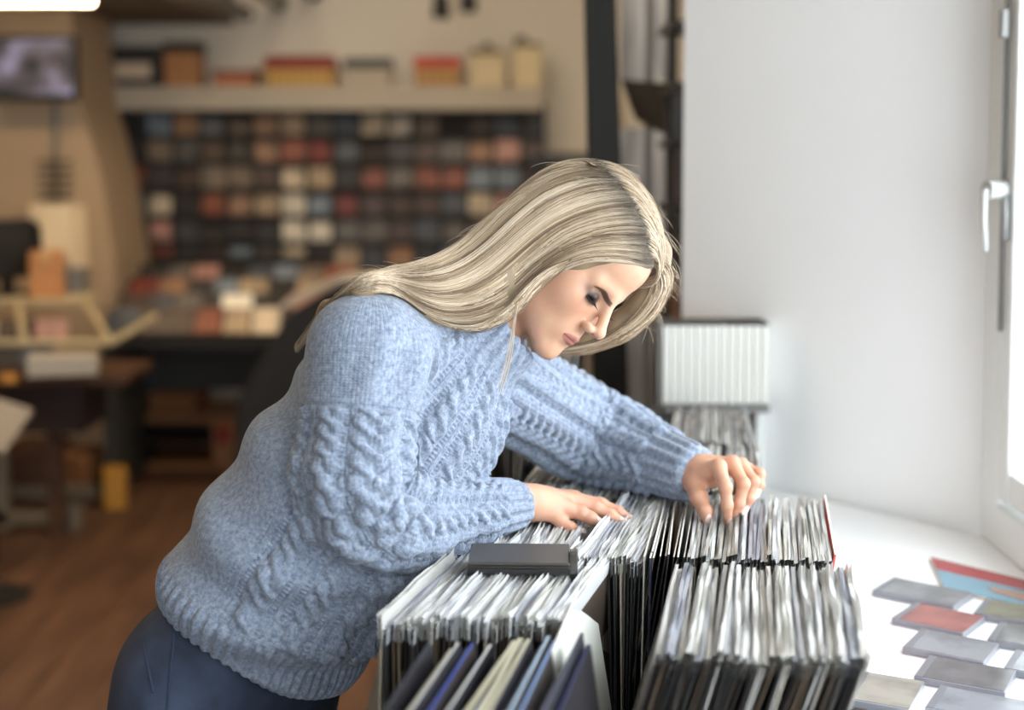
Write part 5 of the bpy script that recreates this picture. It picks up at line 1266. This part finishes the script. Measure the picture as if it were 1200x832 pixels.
HV, HF, HC = [], [], []; hoff = 0
def strand(p, r0, col, rootdark=0.0, seg=3, tip=0.25, rootlen=.14):
    global hoff
    n = len(p); d = np.gradient(p, axis=0); d /= np.linalg.norm(d, axis=1, keepdims=True) + 1e-9
    a = np.cross(d, (0.3, 1.0, 0.2)); a /= np.linalg.norm(a, axis=1, keepdims=True) + 1e-9; b_ = np.cross(d, a); t = np.linspace(0, 1, n)
    rr = r0 * np.interp(t, [0, .08, .75, 1], [.7, 1, 1, tip])
    ring = [p + (a * math.cos(2 * math.pi * k / seg) + b_ * math.sin(2 * math.pi * k / seg)) * rr[:, None] for k in range(seg)]
    V_ = np.stack(ring, 1).reshape(-1, 3); i = np.arange(n - 1)[:, None] * seg; k = np.arange(seg)[None]
    F_ = np.stack([i + k, i + (k + 1) % seg, i + seg + (k + 1) % seg, i + seg + k], -1).reshape(-1, 4)
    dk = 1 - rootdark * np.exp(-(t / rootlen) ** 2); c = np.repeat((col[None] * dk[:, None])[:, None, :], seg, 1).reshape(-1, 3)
    HV.append(V_); HF.append(F_ + hoff); HC.append(c); hoff += len(V_)
BL = [lin(*c) for c in HAIR_TONES]
def tone(v, k=0): 
    lock = 0.55 + 0.16 * math.sin(v * 47 + 1.7 * math.sin(v * 23 + k) + k) + 0.16 * math.sin(v * 139 + k) + 0.12 * math.sin(v * 263 + 2 * k); j = int(np.clip(lock * len(BL) + random.gauss(0, 1.0), 0, len(BL) - 1)); return BL[j] * random.uniform(.85, 1.12)
for i in range(N_NEAR):
    v = random.random() ** 0.95; q = across(NEAR, v).copy()
    ph = random.uniform(0, 6.28); am = random.uniform(0, 2.2); t = np.linspace(0, 1, len(q)); q[:, 1] += am * np.sin(ph + t * random.uniform(3, 8)) * np.clip(t * 5, 0, 1) + random.gauss(0, 1.2) * np.clip(t * 6, 0, 1)
    q[0] += np.array((random.uniform(-5, 4), random.uniform(-2, 2))); i0 = 0
    if random.random() < .25: i0 = random.randint(3, 10)
    i1 = len(q) - (random.randint(0, 9) if random.random() < .5 else 0)
    lift = random.uniform(.0002, .0034) + 0.0007 * math.sin(v * 83 + 2 * math.sin(v * 31))
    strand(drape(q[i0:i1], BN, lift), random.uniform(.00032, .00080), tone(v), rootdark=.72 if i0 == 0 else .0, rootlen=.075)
for i in range(N_FAR):
    v = random.random(); q = across(FAR, v).copy(); t = np.linspace(0, 1, len(q)); q += (np.random.default_rng(i).normal(size=2) * 1.6)[None] * np.clip(t * 5, 0, 1)[:, None]; q[:, 0] += random.uniform(0, 3) * np.sin(t * 5 + random.uniform(0, 6))
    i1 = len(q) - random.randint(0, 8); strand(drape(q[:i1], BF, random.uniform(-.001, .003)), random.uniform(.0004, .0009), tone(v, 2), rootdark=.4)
for i in range(N_RIM):
    v = random.random(); q = across(RIM, v).copy(); t = np.linspace(0, 1, len(q)); q += (np.random.default_rng(900 + i).normal(size=2) * 1.3)[None] * np.clip(t * 5, 0, 1)[:, None]
    i1 = len(q) - random.randint(0, 12); strand(drape(q[:i1], BN, random.uniform(-.001, .003)), random.uniform(.0004, .0009), tone(v, 4) * .80, rootdark=.7, rootlen=.09)  # rim strands darkened in colour to offset the window light
# front lock that falls from the temple past the jaw, covering the edge of the hair mass
def lock_depth(x, y):
    ds = []
    for dx, dy in ((0, 0), (-8, -6), (-16, -12), (-24, -10), (-12, 2), (-30, -4)):
        h_ = BN.ray_cast(CAMV, ray(x + dx, y + dy).normalized())
        if h_[0] is not None: ds.append(h_[0].y)
    return min(ds) if ds else None
for i in range(300):
    o_ = random.uniform(-9, 3); q = NEAR[0][4:22].copy(); t = np.linspace(0, 1, len(q)); q[:, 0] += (o_ + random.gauss(0, 1)) * np.clip(t * 3, .2, 1); q[:, 1] += (o_ * .3 + random.gauss(0, 1)) * np.clip(t * 3, .2, 1)
    dd = [lock_depth(x, y) for x, y in q]
    if any(v_ is None for v_ in dd): continue
    dd = np.array(dd)
    for _ in range(4): dd[1:-1] = .25 * dd[:-2] + .5 * dd[1:-1] + .25 * dd[2:]
    strand(np.array([np.array(P(x, y, v_ - .0015 - random.uniform(0, .0015))) for (x, y), v_ in zip(q, dd)]), random.uniform(.0004, .0008), tone(random.random() * .3), 0, tip=.6)
# loose wisps and flyaways
for i in range(10):
    b_ = random.uniform(-4, 4); q = catmull([(606 + b_ * .3, 358), (601 + b_ * .5, 385), (597 + b_, 412), (590 + b_ * 1.2, 440), (584 + b_, 462)], 16)
    p = np.array([np.array(P(x, y, 1.835 + 0.01 * k / 16)) for k, (x, y) in enumerate(q)]); strand(p, .0003, tone(.2), 0)
for i in range(110):
    v = random.uniform(.55, 1.0); k = random.randint(2, 26); fam = NEAR if random.random() < .6 else RIM
    q = across(fam, random.uniform(.7, 1) if fam is NEAR else random.uniform(0, .6)); k = random.randint(1, len(q) - 8); s_ = q[k]; tg = q[k + 3] - q[k]; tg = tg / (np.linalg.norm(tg) + 1e-6); nr = np.array((tg[1], -tg[0])); nr = nr if nr[1] < 0 else -nr
    if fam is RIM: nr = np.array((.8, -.5))
    L_ = random.uniform(14, 46); bend = random.uniform(.25, 1.1)
    pts = np.array([s_ + tg * L_ * u + nr * (L_ * bend * u * (1 - .55 * u)) for u in np.linspace(0, 1, 14)]); base = drape(pts[:1], BN if True else BF, 0)[0]
    p = np.array([np.array(P(x, y, base[1] - .002)) for x, y in pts]); strand(p, .00022, BL[-2], 0, tip=.5)
for i in range(26):
    q = across(FAR, random.uniform(0, .5)); k = random.randint(4, 14); s_ = q[k]; e_ = np.array((random.uniform(8, 26), random.uniform(4, 30))); e_[0] *= random.choice((1, 1, -.3))
    pts = np.array([s_ + e_ * u + np.array((-6, 0)) * u * u for u in np.linspace(0, 1, 12)]); p = np.array([np.array(P(x, y, 1.97)) for x, y in pts]); strand(p, .00022, BL[-2], 0, tip=.5)
m, t, bs = nt('blonde_hair'); at = N(t, 'ShaderNodeVertexColor'); at.layer_name = 'hair'; t.links.new(at.outputs['Color'], bs.inputs['Base Color']); bs.inputs['Roughness'].default_value = .42; bs.inputs['Specular IOR Level'].default_value = .35
M_HAIR = m
base_c = lin(*HAIR_BASE)
nb = len(Vn) + len(Vf)
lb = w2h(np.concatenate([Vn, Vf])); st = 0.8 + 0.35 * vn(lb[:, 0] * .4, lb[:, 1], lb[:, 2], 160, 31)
VV = np.concatenate([Vn, Vf] + HV); FF = np.concatenate([Fn, Ff + len(Vn)] + [f + nb for f in HF]); CC = np.concatenate([base_c[None] * st[:, None]] + HC)
me = np_mesh('hair', VV - np.array(FEET_BASE), FF); set_color(me, 'hair', np.clip(CC, 0, 1)); me.materials.append(M_HAIR); hair = link('hair', me, PERSON); hair['label'] = 'long straight blonde hair parted in the middle'
# eyelashes, one row for each eye
for sd in (-1, 1):
    HV, HF, HC = [], [], []; hoff = 0
    for i in range(22):
        u = i / 21; x = 0.0195 + 0.024 * u; b0 = np.array((sd * x, 0.0795 - 0.0065 * u, -0.0150 + 0.0012 * u)); e0 = np.array((sd * (0.001 + .004 * u), 0.0065, -0.0055 + .001 * u)); e1 = np.array((0, .003, .0025))
        p = np.array([b0 + e0 * k + e1 * k * k for k in np.linspace(-.15, 1.1, 7)]); strand(h2w(p), .00035, lin(22, 17, 16), 0)
    wl = wchild('eyelashes', np.concatenate(HV), np.concatenate(HF), mat('black_lashes', (24, 18, 17), .6)); wl['kind'] = 'stuff'
